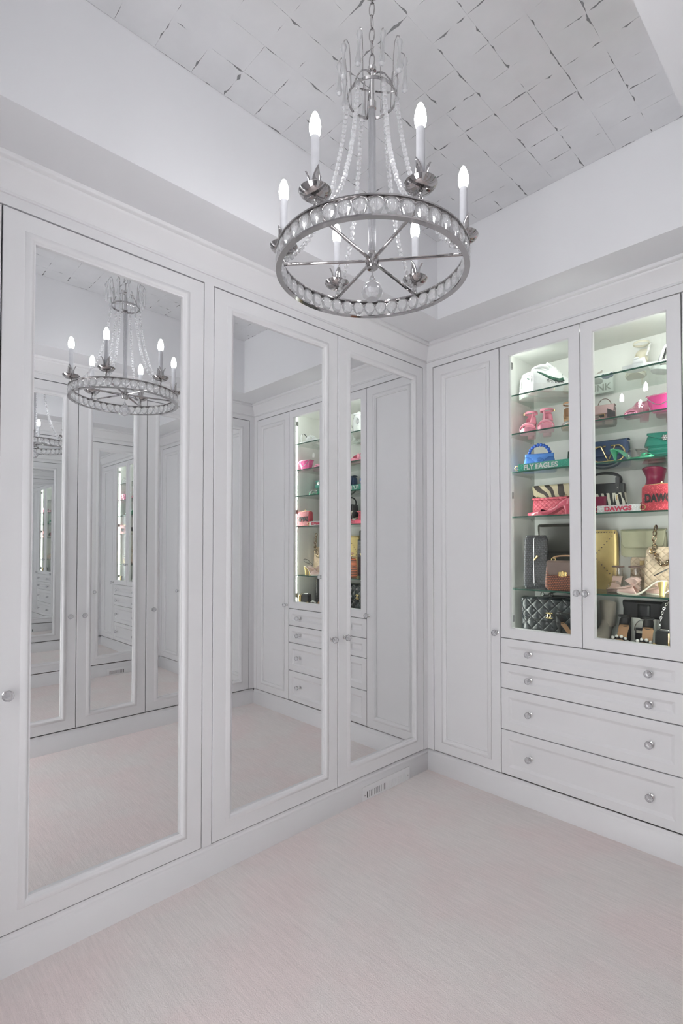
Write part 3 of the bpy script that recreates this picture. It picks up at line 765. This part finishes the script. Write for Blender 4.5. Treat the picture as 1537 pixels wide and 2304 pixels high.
# name card
r = thing('name_plaque', 'white plaque with dark scribbles over grey capital letters, back of the top shelf', 'plaque', (.806, .318, Z1), 0)
obj('panel', MB().box(-.075, .075, -.006, .006, 0, .098, .002), M['acrylic'], r)
text('lettering', 'DUNK', .046, mat('grey_lettering', (.22, .23, .20), .5), r, (-.068, -.0066, .012), bold=.0008)
sc = MB()
for cx, n in ((-.045, 2), (.015, 3), (.052, 2)):
    for q in range(n): sc.lathe([(.0115, 0), (.0115, .001), (.001, .0012)], 16, 0, Matrix.Translation((cx + q * .014, -.006, .076 + .004 * (q % 2))) @ Matrix.Rotation(R(90), 4, 'X'))
obj('printed_shapes', sc, M['navy'], r, label='dark navy rounded printed shapes')
# ivory sandals with pearl straps
def ivory(label, loc, rz, side):
    r = thing('pearl_sandal', label, 'shoe', loc, rz, None, 1.02)
    sh = Shoe(L=.225, hh=.112, plat=.010, side=side); sh.sole(r, M['ivory_in'], M['ivory']); sh.heel_part(r, M['ivory']); sh.counter(r, M['ivory'], .062, .2)
    sh.strap(r, M['ivory'], .70, .62, .036, .034); sh.strap(r, M['ivory'], .62, .70, .040, .028)
    a = sh.ankle(r, M['ivory'], .070, .032, .009)
    yc = sh.y(.12) + .012
    studs('pearl', [(side * -.033, sh.y(.13 + .40 * q / 7), sh.z(.05) + .066 - .075 * q / 7) for q in range(8)], .0055, M['pearl'], r)
    return r
ivory('ivory satin heeled sandal with pearl strap standing behind the white slides, top shelf', (1.020, .222, Z1), R(186), 1)
def hoop_slide(label, loc, rz):
    r = thing('slide_sandal', label, 'shoe', loc, rz, 'pair of white slides', .84)
    sh = Shoe(L=.245, Wd=.084, hh=.020, plat=.020, heel=None); sh.sole(r, M['white_leather'], M['white_leather'])
    sh.strap(r, M['white_leather'], .66, .68, .034, .060, .004, 'toe_band')
    m = MB(); yc = sh.y(.30)
    m.grid(lambda u, v: (.036 * math.cos(PI * u), yc + (v - .5) * .010 - .03 * math.sin(PI * u), .012 + .082 * math.sin(PI * u)), 22, 1); obj('hoop_strap', m, M['ink'], r, solid=.003, label='black lined hoop strap')
    m = MB(); m.grid(lambda u, v: (.0385 * math.cos(PI * u), yc + (v - .5) * .011 - .03 * math.sin(PI * u), .012 + .085 * math.sin(PI * u)), 22, 1); obj('hoop_strap', m, M['white_leather'], r, solid=.002)
    bw = MB()
    for sg in (-1, 1): bw.ball((sg * .012, sh.y(.72), .052), .014, 10, 6, sz=.6)
    obj('bow', bw, M['white_leather'], r); return r
hoop_slide('white flat slide with black hoop strap, front of the top shelf, left one', (1.103, .072, Z1), R(97))
hoop_slide('white flat slide with black hoop strap, front of the top shelf, right one', (1.150, .214, Z1), R(152))

# ---- shelf 2
def pink_heel(label, loc, rz, side):
    r = thing('strappy_sandal', label, 'shoe', loc, rz, 'pair of pink strappy sandals', .95)
    sh = Shoe(L=.225, Wd=.080, hh=.085, plat=.022, heel='block', side=side); sh.sole(r, M['pink'], M['pink']); sh.heel_part(r, M['pink'])
    sh.strap(r, M['pink'], .78, .70, .034, .022, .004); sh.strap(r, M['pink'], .66, .76, .040, .018, .004); sh.strap(r, M['pink'], .60, .58, .046, .012, .003)
    sh.counter(r, M['pink'], .055, .16); sh.ankle(r, M['pink'], .052, .033, .012)
    m = MB().tube([(side * -.006, sh.y(.60), sh.z(.6) + .046), (side * -.008, sh.y(.40), sh.z(.4) + .055), (side * -.012, sh.y(.22), sh.z(.05) + .058)], .0045, 6, flat=.5); obj('strap', m, M['pink'], r)
    obj('buckle', MB().box(-.007, .007, -.0015, .0015, -.006, .006, .001), M['gold'], r, (side * .034, sh.y(.13), sh.z(.05) + .053)); return r
pink_heel('pink strappy block-heel sandal on the second shelf, left one of the pair', (.536, .150, Z2), R(200), 1)
pink_heel('pink strappy block-heel sandal on the second shelf, right one of the pair', (.621, .146, Z2), R(200), -1)
r = thing('peep_toe_shoe', 'nude and silver high-heel shoe on the second shelf, cut by the middle door frame', 'shoe', (.724, .190, Z2), R(205), None, .95)
sh = Shoe(L=.235, hh=.10, plat=.016); sh.sole(r, M['tan'], M['tan']); sh.heel_part(r, M['tan']); sh.counter(r, M['tan'], .055, .30); sh.vamp(r, M['silverleather'], .60, .042, .95)
sh.ankle(r, M['tan'], .06)
# patchwork mini bag
r = thing('mini_handbag', 'small pink and grey patchwork handbag with ring handle, second shelf', 'handbag', (.878, .205, Z2), R(10))
bb = bag_body(.100, .055, .095, .9, .75)
obj('body', bb, M['patch'], r)
obj('flap', flap_mesh(.090, .058, .095, .42, .75), M['palepink'], r, solid=.003)
pp = MB().grid(lambda u, v: (.016 + .034 * u, -.0315 - .0005, .028 + .05 * v * (1 - .4 * u)), 4, 4); obj('patch', pp, M['glove'], r, solid=.002)
obj('clasp', MB().box(-.018, .004, -.037, -.031, .040, .052, .001), M['ink'], r); obj('clasp_frame', MB().box(-.020, .006, -.0345, -.0315, .038, .054, .001), M['gold'], r)
tube_part('ring_handle', lambda t: (.028 * math.cos(PI * 1.06 * t - .1), 0, .098 + .034 * math.sin(PI * 1.06 * t - .1)), 18, .0018, M['taupe'], r)
def clear_slide(label, loc, rz):
    r = thing('clear_slide', label, 'shoe', loc, rz, None, .60)
    sh = Shoe(L=.235, Wd=.08, hh=.014, plat=.014, heel=None); sh.sole(r, M['silverleather'], M['pink']); sh.strap(r, M['clear'], .64, .66, .032, .07, .002, 'clear_band'); return r
clear_slide('clear-banded silver flat slide lying on the second shelf, in front of the patchwork bag', (.908, .072, Z2), R(98))
def pink_pump(label, loc, rz, side):
    r = thing('metallic_pump', label, 'shoe', loc, rz, 'pair of pink metallic pumps', .86)
    sh = Shoe(L=.225, Wd=.078, hh=.055, plat=.012, heel='block', side=side); sh.sole(r, M['pinkmetal'], M['pinkmetal']); sh.heel_part(r, M['pinkmetal']); sh.vamp(r, M['pinkmetal'], .40, .072, .93); sh.counter(r, M['pinkmetal'], .062, .40, hs=.7)
    rr = MB()
    for q in range(7): rr.ball((.026 * math.cos(PI * q / 6), sh.y(.60), sh.z(.6) + .012 + .040 * math.sin(PI * q / 6)), .0062, 8, 5)
    obj('ruffle', rr, M['pinkmetal'], r); return r
pink_pump('pink metallic peep-toe pump on the second shelf, its round toe opening facing left', (1.032, .158, Z2), R(176), 1)
pink_pump('pink metallic peep-toe pump on the second shelf, set back behind the front one', (1.125, .237, Z2), R(182), -1)
r = thing('bowl_clutch', 'glossy fuchsia bowl-shaped clutch at the right end of the second shelf', 'handbag', (1.150, .092, Z2), R(-4), None, .78)
m = MB(); m.loft([rrect(.050 + .030 * (k / 8) ** .7, .018 + .017 * (k / 8) ** .7, .088 * k / 8, e=.5) for k in range(9)]); obj('body', m, M['fuchsia'], r)
obj('rim', MB().tube([(a[0], a[1], .0885) for a in rrect(.080, .035, 0, 32, .5)], .0035, 6, True), M['pinkmetal'], r)
tube_part('chain_handle', lambda t: (-.072 + .144 * t, -.036 - .012 * math.sin(PI * t), .082 - .05 * math.sin(PI * t)), 20, .0028, M['silver'], r)

# ---- shelf 3
r = thing('blue_handbag', 'bright blue handbag with braided top handle and scalloped flap', 'handbag', (.586, .150, Z3), R(22))
obj('body', bag_body(.165, .062, .088, .78, .55, .05), M['blue'], r)
obj('flap', flap_mesh(.134, .060, .088, .56, .58, 'scallop'), M['blue'], r, solid=.004)
obj('stud', MB().lathe([(.014, 0), (.012, .004), (.007, .006), (.006, .010), (.002, .012)], 18, 0, Matrix.Translation((.0, -.033, .058)) @ Matrix.Rotation(R(90), 4, 'X') @ Matrix.Diagonal((1.5, 1, 1, 1))), M['blue'], r)
hd = [(.050 * math.cos(PI * q / 11), 0, .088 + .052 * math.sin(PI * q / 11)) for q in range(12)]
studs('braid_link', hd, .0088, M['bluedark'], r)
def green_heel(label, loc, rz):
    r = thing('green_pump', label, 'shoe', loc, rz, None, .9)
    sh = Shoe(L=.225, hh=.08, toe='point'); sh.sole(r, M['black_satin'], M['green']); sh.heel_part(r, M['green']); sh.vamp(r, M['green'], .55, .044); sh.counter(r, M['green'], .052, .4, hs=.6); return r
green_heel('dark green suede pump on the third shelf beside the blue handbag, cut by door frame', (.730, .215, Z3), R(205))
def beaded_strap(name, label, L, loc, rz, body, material, tmat, size, cat='bag strap', h=.033, ends=None, xo=.035, sx=1.0):
    r = thing(name, label, cat, loc, rz)
    m = MB(); n = 30
    lo = [[(L * (k / n - .5), y + .004 * math.sin(7 * k / n), z) for y, z in ((-.0022, .001), (.0022, .001), (.0022, h), (-.0022, h))] for k in range(n + 1)]
    m.loft(lo); obj('band', m, material, r)
    text('lettering', body, size, tmat, r, (-L / 2 + xo, -.0032 - .0035, .006), bold=.0012, sx=sx)
    cl = MB()
    for sg in (-1, 1): cl.tube([(sg * (L / 2 + .008) + .010 * math.cos(a), 0, h / 2 + .010 * math.sin(a)) for a in [2 * PI * q / 14 for q in range(14)]], .002, 6, True)
    obj('clasp_ring', cl, M['gold'], r)
    return r
bs = beaded_strap('lettered_strap', 'teal beaded bag strap reading FLY EAGLES along the front edge', .270, (.662, .047, Z3), R(1), 'FLY EAGLES', M['teal'], M['whitebead'], .033, h=.036, xo=.030, sx=.98)
r = thing('navy_handbag', 'navy flap handbag with large gold V emblem on the third shelf', 'handbag', (.884, .262, Z3), R(3))
obj('body', bag_body(.168, .060, .128, .93, .7, .04), M['navy'], r)
obj('flap', flap_mesh(.158, .062, .128, .55, .7, 'round'), M['navy'], r, solid=.003)
em = MB(); yy = -.0385
em.tube([(-.030, yy, .102), (0, yy, .030), (.030, yy, .102)], .0042, 8)
em.tube([(-.060, yy, .102), (-.030, yy, .102)], .0042, 8); em.tube([(-.022, yy, .102), (-.010, yy, .102)], .0042, 8)
em.tube([(.012, yy, .102), (.040, yy, .102)] + [(.040 + .030 * math.sin(a), yy, .066 + .036 * math.cos(a)) for a in [PI * q / 10 for q in range(1, 11)]] + [(-.040, yy, .030)] + [(-.040 - .030 * math.sin(a), yy, .066 - .036 * math.cos(a)) for a in [PI * q / 10 for q in range(1, 11)]], .0038, 8)
obj('emblem', em, M['gold'], r, label='large gold V inside a rounded gold frame')
def clear_mule(label, loc, rz, side):
    r = thing('clear_mule', label, 'shoe', loc, rz, None, .90)
    sh = Shoe(L=.225, Wd=.082, hh=.075, plat=.012, heel='stiletto', side=side); sh.sole(r, M['greensole'], M['greensole']); sh.heel_part(r, M['greensole']); sh.strap(r, M['clear'], .70, .66, .046, .070, .002, 'clear_vamp')
    sh.strap(r, M['greensole'], .86, .86, .020, .018, .003); return r
clear_mule('green mule with clear vamp on the third shelf, toe turned to the right', (1.020, .112, Z3), R(-104), 1)
r = thing('pleated_clutch', 'large teal pleated satin clutch lying under another teal clutch', 'handbag', (1.126, .237, Z3), R(12))
m = MB(); m.loft([rrect(.076 - .006 * abs(k / 12 - .5), .050 * (1 + .08 * math.sin(k * 1.6)), .066 * k / 12, e=.3) for k in range(13)]); obj('body', m, M['tealsatin'], r)
for q in range(3): obj('pleat', MB().tube([(-.070, -.0525, .012 + .020 * q), (.0, -.056, .013 + .020 * q), (.070, -.0525, .012 + .020 * q)], .006, 8, flat=.6), M['tealsatin'], r)
r = thing('jewelled_clutch', 'teal satin envelope clutch with jewelled clasp, resting on the pleated clutch', 'handbag', (1.122, .230, Z3 + .0672), (0, 0, R(10)))
obj('body', bag_body(.165, .080, .058, .80, .35, .05, e=.4), M['tealsatin'], r)
obj('flap', flap_mesh(.140, .078, .058, .55, .38, 'tri', .004), M['tealsatin'], r, solid=.004)
m = MB()
for q in range(7): m.ball((.009 * math.cos(2 * PI * q / 6) * (q < 6), -.0385 - .003 * (q == 6), .034 + .009 * math.sin(2 * PI * q / 6) * (q < 6)), .0055, 8, 5)
obj('jewelled_clasp', m, M['silver'], r)

# ---- shelf 4
r = thing('zebra_clutch', 'brown and cream zebra-print clutch standing behind the pink quilted bag', 'handbag', (.618, .288, Z4), R(2))
obj('body', bag_body(.255, .045, .165, .98, .8, .03, .06), M['zebra_brown'], r); obj('flap', flap_mesh(.250, .046, .165, .52, .8, 'round', bul=.03), M['zebra_brown'], r, solid=.003)
r = thing('quilted_purse', 'pink quilted purse with a short chain, in front of the zebra clutch', 'handbag', (.622, .203, Z4), R(5))
obj('body', bag_body(.180, .055, .092, .97, .85, .05), M['pinkquilt'], r); obj('flap', flap_mesh(.174, .056, .092, .05, .85, 'flat'), M['pinkquilt'], r, solid=.003)
for sx in (-.07, .07): obj('chain_ring', MB().tube([(sx + .006 * math.cos(a), 0, .100 + .007 * math.sin(a)) for a in [2 * PI * q / 12 for q in range(12)]], .0014, 5, True), M['gold'], r)
def hot_pump(label, loc, rot):
    r = thing('pink_pump', label, 'shoe', loc, rot)
    sh = Shoe(L=.240, Wd=.074, hh=.045, toe='point', heel='kitten'); sh.sole(r, M['black_satin'], M['hotpink']); sh.heel_part(r, M['hotpink']); sh.vamp(r, M['hotpink'], .66, .030); sh.counter(r, M['hotpink'], .040, .30, hs=.45); side_walls(sh, r, M['hotpink'], .012, .25, .68); return r
hot_pump('glossy hot pink low pump, front edge of the fourth shelf, pointed toe left', (.660, .090, Z4), R(84))
r = thing('zebra_handbag', 'black top-handle handbag with pink and zebra panels on the fourth shelf', 'handbag', (.862, .242, Z4), R(10))
obj('body', bag_body(.190, .075, .140, .90, .7, .03, .06), M['zebra_black'], r)
m = MB().grid(lambda u, v: (-.088 + .100 * u, -.0395 - .0015 + .0065 * v, .008 + .078 * v), 8, 6); obj('panel', m, M['magenta'], r, solid=.003, label='magenta leather front panel')
obj('top_band', bag_body(.180, .064, .050, .98, .92, 0, .04), M['black'], r, (0, 0, .098))
for yy, hz in ((-.026, 0), (.022, .012)):
    tube_part('handle', bez([(-.058, yy, .135), (-.125, yy - .01, .213 + hz), (.125, yy - .01, .213 + hz), (.058, yy, .135)]), 26, .0052, M['black'], r)
    for sx in (-.058, .060): obj('handle_tab', MB().box(sx - .009, sx + .009, yy - .0095 if yy < 0 else yy, yy if yy < 0 else yy + .008, .112, .172, .002), M['black'], r)
studs('rivet', [(-.058, -.036, .124), (.060, -.036, .124)], .0035, M['silver'], r)
m = MB(); m.loft([rrect(.042 * (1 - .75 * k / 8), .030 * (1 - .6 * k / 8), .082 * k / 8, cx=-.022 * k / 8) for k in range(9)]); 
r2 = thing('zebra_pouch', 'small zebra-print pouch leaning beside the black handbag', 'pouch', (.985, .108, Z4), R(14)); obj('body', m, M['zebra_black'], r2)
obj('zip_pull', MB().tube([(-.022, -.013, .078), (-.024, -.018, .066), (-.023, -.020, .055)], .0018, 6), M['gold'], r2)
beaded_strap('lettered_strap', 'white beaded bag strap with red lettering DAWGS, fourth shelf', .172, (.985, .050, Z4), R(2), 'DAWGS', M['whitebead'], mat('red_lettering', (.55, .03, .08), .5), .026, h=.031, xo=.030, sx=1.15)
# boot
r = thing('tall_boot', 'tall wine red heeled boot with slouching shaft at the back of the fourth shelf', 'shoe', (1.062, .212, Z4), R(178))
sh = Shoe(L=.215, Wd=.070, hh=.070, toe='point'); sh.sole(r, M['magenta'], M['magenta']); sh.heel_part(r, M['magenta']); sh.vamp(r, M['magenta'], .30, .075)
m = MB(); n = 14; lo = []
for k in range(n + 1):
    v = k / n; z = .066 + .134 * v; rx = .029 + .010 * math.sin(v * 7.0) * .5 + .014 * v; lo.append([(rx * math.cos(a), -.062 + .012 * math.sin(v * 6.5) + (rx * 1.25) * math.sin(a), z + .006 * math.sin(a) * v) for a in [2 * PI * q / 20 for q in range(20)]])
m.loft(lo, (True, False)); obj('shaft', m, M['magenta'], r, solid=.003)
r = thing('beaded_clutch', 'red beaded clutch with black lettering DAWGS at the right of the fourth shelf', 'handbag', (1.143, .078, Z4), R(2))
obj('body', bag_body(.140, .040, .108, 1.0, .9, .05, .08), M['redbead'], r)
text('lettering', 'DAWGS', .046, M['ink'], r, (-.058, -.0232, .036), bold=.002, ext=.001, sx=.68)
obj('frame_clasp', MB().tube([(-.064, 0, .108), (0, 0, .111), (.064, 0, .108)], .003, 8).ball((0, 0, .117), .005), M['gold'], r)

# ---- shelf 5
r = thing('woven_clutch', 'black woven leather clutch standing on end with gold turn-lock', 'handbag', (.575, .130, Z5), R(14))
obj('body', bag_body(.120, .055, .262, .88, .85, .03, .04), M['wovenblack'], r)
m = MB().grid(lambda u, v: (-.004 + .062 * u, -.0305 - .002 * math.sin(PI * v), .012 + .24 * v), 8, 16); obj('flap', m, M['wovenblack'], r, solid=.004)
obj('piping', MB().tube([(-.004, -.033, .025), (-.006, -.034, .13), (-.004, -.0325, .246)], .0013, 6), M['silverleather'], r)
obj('turn_lock', MB().tube([(-.004, -.037, .138), (.012, -.040, .156)], .0042, 8).ball((.012, -.039, .157), .0062), M['gold'], r)
r = thing('olive_clutch', 'large dark olive leather flap bag behind the woven clutch', 'handbag', (.645, .282, Z5), R(3))
obj('body', bag_body(.255, .060, .312, .92, .7, .06, .05), M['olive'], r); obj('flap', flap_mesh(.236, .060, .312, .44, .7, 'round', .005), M['olive'], r, solid=.005)
r = thing('gift_box', 'small cream cardboard box behind the woven clutch at the left end', 'box', (.491, .225, Z5), R(4))
obj('base', MB().box(-.016, .016, -.022, .022, 0, .050, .001), M['cream'], r); obj('lid', MB().box(-.0172, .0172, -.0232, .0232, .038, .054, .001), M['cream'], r)
r = thing('basket_handbag', 'brown basket-weave handbag with taupe flap and gold lock', 'handbag', (.730, .100, Z5), R(9))
obj('body', bag_body(.168, .075, .132, .93, .72, .07), M['basket'], r); obj('flap', flap_mesh(.150, .074, .132, .46, .74, 'round', .003, .07), M['taupe'], r, solid=.003)
obj('lock_plate', MB().box(-.018, .018, -.046, -.0415, .066, .088, .003), M['gold'], r); obj('lock_bar', MB().box(-.0032, .0032, -.0495, -.0455, .063, .092, .001), M['gold'], r)
for sx in (-.052, .052): obj('handle_ring', MB().tube([(sx + .009 * math.cos(a), 0, .143 + .009 * math.sin(a)) for a in [2 * PI * q / 14 for q in range(14)]], .0026, 6, True), M['gold'], r)
tube_part('handle', bez([(-.052, 0, .150), (-.06, .046, .166), (.06, .046, .166), (.052, 0, .150)]), 20, .0065, M['tan'], r, flat=.5)
r = thing('gold_clutch', 'gold studded envelope clutch standing on end behind the middle door frame', 'handbag', (.846, .296, Z5), 0)
obj('body', bag_body(.110, .040, .285, .98, .85, .02, .03), M['goldleather'], r)
studs('stud', [(.048 - .0120 * q, -.0225, .270 - .019 * q * .72) for q in range(9)] + [(.048 - .0120 * q, -.0222, .275) for q in range(9)] + [(.048 - .0120 * q, -.023, .05 + .019 * q * .72) for q in range(9)], .0030, M['taupe'], r)
r = thing('quilted_chain_bag', 'beige quilted handbag with thick chain strap on the fifth shelf', 'handbag', (1.122, .236, Z5), 0)
obj('body', bag_body(.180, .066, .205, .88, .7, .04, .06), M['beigequilt'], r)
for sx in (-.052, .052): obj('eyelet', MB().tube([(sx + .009 * math.cos(a), -.030, .185 + .009 * math.sin(a)) for a in [2 * PI * q / 14 for q in range(14)]], .0032, 6, True), M['gold'], r)
chain(bez([(-.040, -.012, .300), (-.055, -.05, .17), (-.02, -.06, .075), (.02, -.06, .10), (.060, -.045, .20), (.065, -.012, .305)]), 26, r, M['chainmetal'], .0085, .0125, .0034)
r = thing('taupe_evening_bag', 'taupe glitter evening bag standing behind the beige quilted handbag', 'handbag', (1.166, .300, Z5), 0)
obj('body', bag_body(.092, .038, .330, .75, .75, .03, .06), M['taupeglitter'], r); obj('frame', MB().tube([(-.033, 0, .328), (0, 0, .335), (.033, 0, .328)], .005, 8), M['taupe'], r)
r = thing('sage_clutch', 'sage green leather flap clutch on an upright case at the back of the fifth shelf', 'handbag', (1.010, .302, Z5 + .1575), 0)
obj('body', bag_body(.190, .034, .122, .97, .6, .05, .08), M['sage'], r); obj('flap', flap_mesh(.188, .036, .122, .66, .6, 'round', .003), M['sage'], r, solid=.003)
r = thing('storage_case', 'beige upright case behind the clear sandals, holding up the sage clutch', 'case', (1.005, .304, Z5), 0)
obj('body', bag_body(.10, .034, .156, 1, .95, .01, .03), M['beigequilt'], r); obj('clasp', MB().box(-.008, .008, -.021, -.016, .12, .14, .001), M['gold'], r)
def pvc(label, loc, rz, side):
    r = thing('clear_sandal', label, 'shoe', loc, rz, 'pair of clear heeled sandals', .80)
    sh = Shoe(L=.225, Wd=.080, hh=.085, plat=.016, heel='block', side=side); sh.sole(r, M['blush'], M['taupe']); sh.heel_part(r, M['clear'])
    sh.strap(r, M['clear'], .72, .68, .044, .050, .0015, 'clear_strap'); sh.counter(r, M['clear'], .060, .2); sh.ankle(r, M['taupe'], .056, .032, .008)
    studs('rivet', [(s * .036, sh.y(.70), sh.z(.7) + .010 + .008 * q) for s in (-1, 1) for q in range(3)], .0025, M['silver'], r); return r
pvc('clear strap heeled sandal on the fifth shelf, left one of the pair', (.925, .196, Z5), R(190), 1)
pvc('clear strap heeled sandal on the fifth shelf, right one of the pair', (.997, .196, Z5), R(190), -1)
def bow_heel(label, loc, rz, side, size=.84):
    r = thing('bow_mule', label, 'shoe', loc, rz, 'pair of blush bow heels', size)
    sh = Shoe(L=.240, Wd=.080, hh=.078, plat=.010, toe='point', heel='kitten', side=side); sh.sole(r, M['blush'], M['ivory']); sh.heel_part(r, M['goldleather']); sh.vamp(r, M['blush'], .66, .036)
    bw = MB()
    for sg in (-1, 1):
        bw.grid(lambda u, v: (sg * (.003 + .046 * u), sh.y(.66) + (v - .5) * (.018 + .040 * u), .050 + .024 * u + .007 * math.sin(PI * v) * (1 + u)), 8, 6)
        bw.grid(lambda u, v: (sg * (.003 + .030 * u), sh.y(.66) + .010 + .050 * u + (v - .5) * .026, .046 - .014 * u), 6, 3)
    obj('bow', bw, M['blush'], r, solid=.003); obj('bow_knot', MB().ball((0, sh.y(.66), .054), .0105, 10, 6), M['blush'], r)
    st = MB().tube([(.026 * math.cos(a), sh.y(.10) + .030 * math.sin(a), sh.z(.05) + .040 + .018 * math.sin(-a)) for a in [2 * PI * q / 20 for q in range(20)]], .0022, 6, True); obj('sling_strap', st, M['ink'], r); return r
bow_heel('blush satin heel with large bow, front of the fifth shelf, pointed toe left', (1.062, .078, Z5), R(96), 1)
bow_heel('blush satin heel with large bow at the right end of the fifth shelf', (1.132, .158, Z5), R(96), -1, .66)

# ---- cabinet floor
r = thing('quilted_flap_bag', 'black quilted flap bag with gold interlocked clasp on the cabinet floor', 'handbag', (.640, .165, Z6), R(6))
obj('body', bag_body(.290, .085, .178, .97, .8, .04, .06), M['blackquilt'], r); obj('flap', flap_mesh(.284, .086, .178, .60, .8, 'round', .003, .04), M['blackquilt'], r, solid=.004)
em = MB()
for sg in (-1, 1): em.tube([(sg * .0065 + sg * .0135 * math.cos(a), -.0500, .100 + .0135 * math.sin(a)) for a in [R(48) + R(264) * q / 18 for q in range(19)]], .0027, 6)
obj('emblem', em, M['gold'], r, label='gold clasp of two interlocked letter C shapes')
r = thing('top_handle_bag', 'black top-handle bag with silver rings behind the quilted flap bag', 'handbag', (.640, .278, Z6), R(3))
obj('body', bag_body(.240, .070, .185, .92, .7, .03, .06), M['black'], r)
tube_part('handle', bez([(-.066, -.01, .180), (-.06, -.012, .218), (.06, -.012, .218), (.066, -.01, .180)]), 22, .0058, M['black'], r)
for sx in (-.090, -.045, .060, .098): obj('ring', MB().tube([(sx + .0085 * math.cos(a), -.030, .190 + .0085 * math.sin(a)) for a in [2 * PI * q / 14 for q in range(14)]], .0026, 6, True), M['silver'], r)
obj('trim_bar', MB().tube([(-.11, -.034, .172), (.11, -.034, .172)], .0022, 6), M['silver'], r)
def black_heel(label, loc, rz, side, pearls=True, grp='pair of black sandals with pearl straps'):
    r = thing('pearl_strap_sandal' if pearls else 'black_sandal', label, 'shoe', loc, rz, grp, .82)
    sh = Shoe(L=.225, Wd=.080, hh=.095, plat=.010, heel='block' if pearls else 'stiletto', side=side); sh.sole(r, M['tan'], M['black_satin']); sh.heel_part(r, M['black_satin']); sh.counter(r, M['black_satin'], .055, .2); sh.ankle(r, M['black_satin'], .052, .032, .009)
    sh.strap(r, M['black_satin'], .74, .72, .034, .030, .003)
    if pearls:
        for q in range(6):
            a = PI * (q + .5) / 6; link('pearl', MB().ball((0, 0, 0), .0085 if q % 2 else .0095, 12, 8).mesh('pearl', M['pearl']), r, (sh.cx(.73) - (sh.w(.73) + .003) * math.cos(a), sh.y(.73) + .004, sh.z(.73) + .040 * math.sin(a) ** .8))
    return r
black_heel('black heeled sandal with pearl strap on the cabinet floor, middle one', (.962, .150, Z6), R(186), 1)
black_heel('black heeled sandal with pearl strap, cabinet floor, left of the gold-trimmed box', (1.059, .132, Z6), R(186), -1)
bs = black_heel('black stiletto sandal with silver tag in front of the quilted flap bag', (.782, .072, Z6), R(-97), 1, False, None)
obj('tag', MB().box(-.006, .006, -.0012, .0012, -.03, .0, .001), M['silver'], bs, (-.030, -.02, .085), (0, R(-30), R(150)))
r = thing('suede_boot', 'taupe suede ankle boot on the cabinet floor at the middle door frame', 'shoe', (.866, .205, Z6), R(180))
sh = Shoe(L=.21, Wd=.07, hh=.07, toe='point'); sh.sole(r, M['suede'], M['black_satin']); sh.heel_part(r, M['suede']); sh.vamp(r, M['suede'], .30, .070)
m = MB(); m.loft([[((.028 + .006 * k / 8) * math.cos(a), -.055 + (.034 + .006 * k / 8) * math.sin(a), .062 + .014 * k + .012 * (k / 8) * math.sin(a)) for a in [2 * PI * q / 20 for q in range(20)]] for k in range(9)], (True, False)); obj('shaft', m, M['suede'], r, solid=.003)
r = thing('shoulder_bag', 'wide black shoulder bag at the back of the cabinet floor', 'handbag', (1.012, .308, Z6), 0)
obj('body', bag_body(.185, .034, .178, .98, .75, .03, .06), M['black_satin'], r); obj('flap', flap_mesh(.182, .036, .178, .40, .75, 'round'), M['black_satin'], r, solid=.003)
m = MB().grid(lambda u, v: (-.026 + .052 * u, -.0215 - .002 * math.sin(PI * v), .085 + .085 * v), 4, 10); obj('strap_tab', m, M['black'], r, solid=.003)
r = thing('greeting_card', 'cream card leaning against the black shoulder bag', 'card', (1.020, .268, Z6), (R(-5), 0, 0))
obj('sheet', MB().box(-.058, .058, -.001, .001, 0, .108), M['cream'], r); obj('back_sheet', MB().box(-.058, .058, .0014, .0024, 0, .108), M['cream'], r)
r = thing('hoop_pouch', 'small black pouch with a big silver hoop handle, cabinet floor', 'pouch', (1.018, .242, Z6), R(2), None, .9)
m = MB(); m.loft([rrect(.034 * (1 - .1 * k / 6), .016 * (1 - .3 * k / 6), .075 * k / 6, e=.5) for k in range(7)]); obj('body', m, M['black_satin'], r)
tube_part('hoop_handle', lambda t: (.032 * math.cos(PI * t), -.017, .062 + .052 * math.sin(PI * t)), 20, .0022, M['silver'], r)
obj('lining', MB().box(-.024, .024, -.0175, -.0150, .050, .064, .001), M['ivory'], r)
r = thing('box_clutch', 'small black box clutch with gold trim at the front of the cabinet floor', 'handbag', (1.159, .089, Z6), R(-16))
obj('body', bag_body(.090, .050, .088, .98, .95, .06, .1), M['black'], r)
for x in (.018, .030): obj('gold_band', MB().tube([(x, -.0275, .010), (x, -.030, .045), (x, -.0275, .080), (x, 0, .0895)], .0036, 8), M['gold'], r)
obj('gold_trim', MB().tube([(-.048, -.027, .018), (-.044, -.0285, .034), (-.030, -.029, .028), (.046, -.028, .012)], .0032, 8), M['gold'], r)
obj('clasp', MB().box(-.03, .004, -.006, .006, .086, .093, .001), M['silver'], r)
r = thing('chain_shoulder_bag', 'black bag with two chain-laced straps at the right end of the cabinet floor', 'handbag', (1.150, .246, Z6), 0)
obj('body', bag_body(.118, .056, .195, .92, .75, .04, .06), M['black_satin'], r)
for sx in (-.040, .018):
    chain(bez([(sx + .018, -.024, .196), (sx - .012, -.05, .16), (sx - .008, -.048, .08), (sx - .02, -.046, .05)]), 16, r, M['silver'], .0038, .0066, .0014)
obj('strap_roll', MB().tube([(-.03, 0, .196), (.0, .004, .204), (.045, 0, .202)], [.007, .011, .009], 10), M['black'], r)
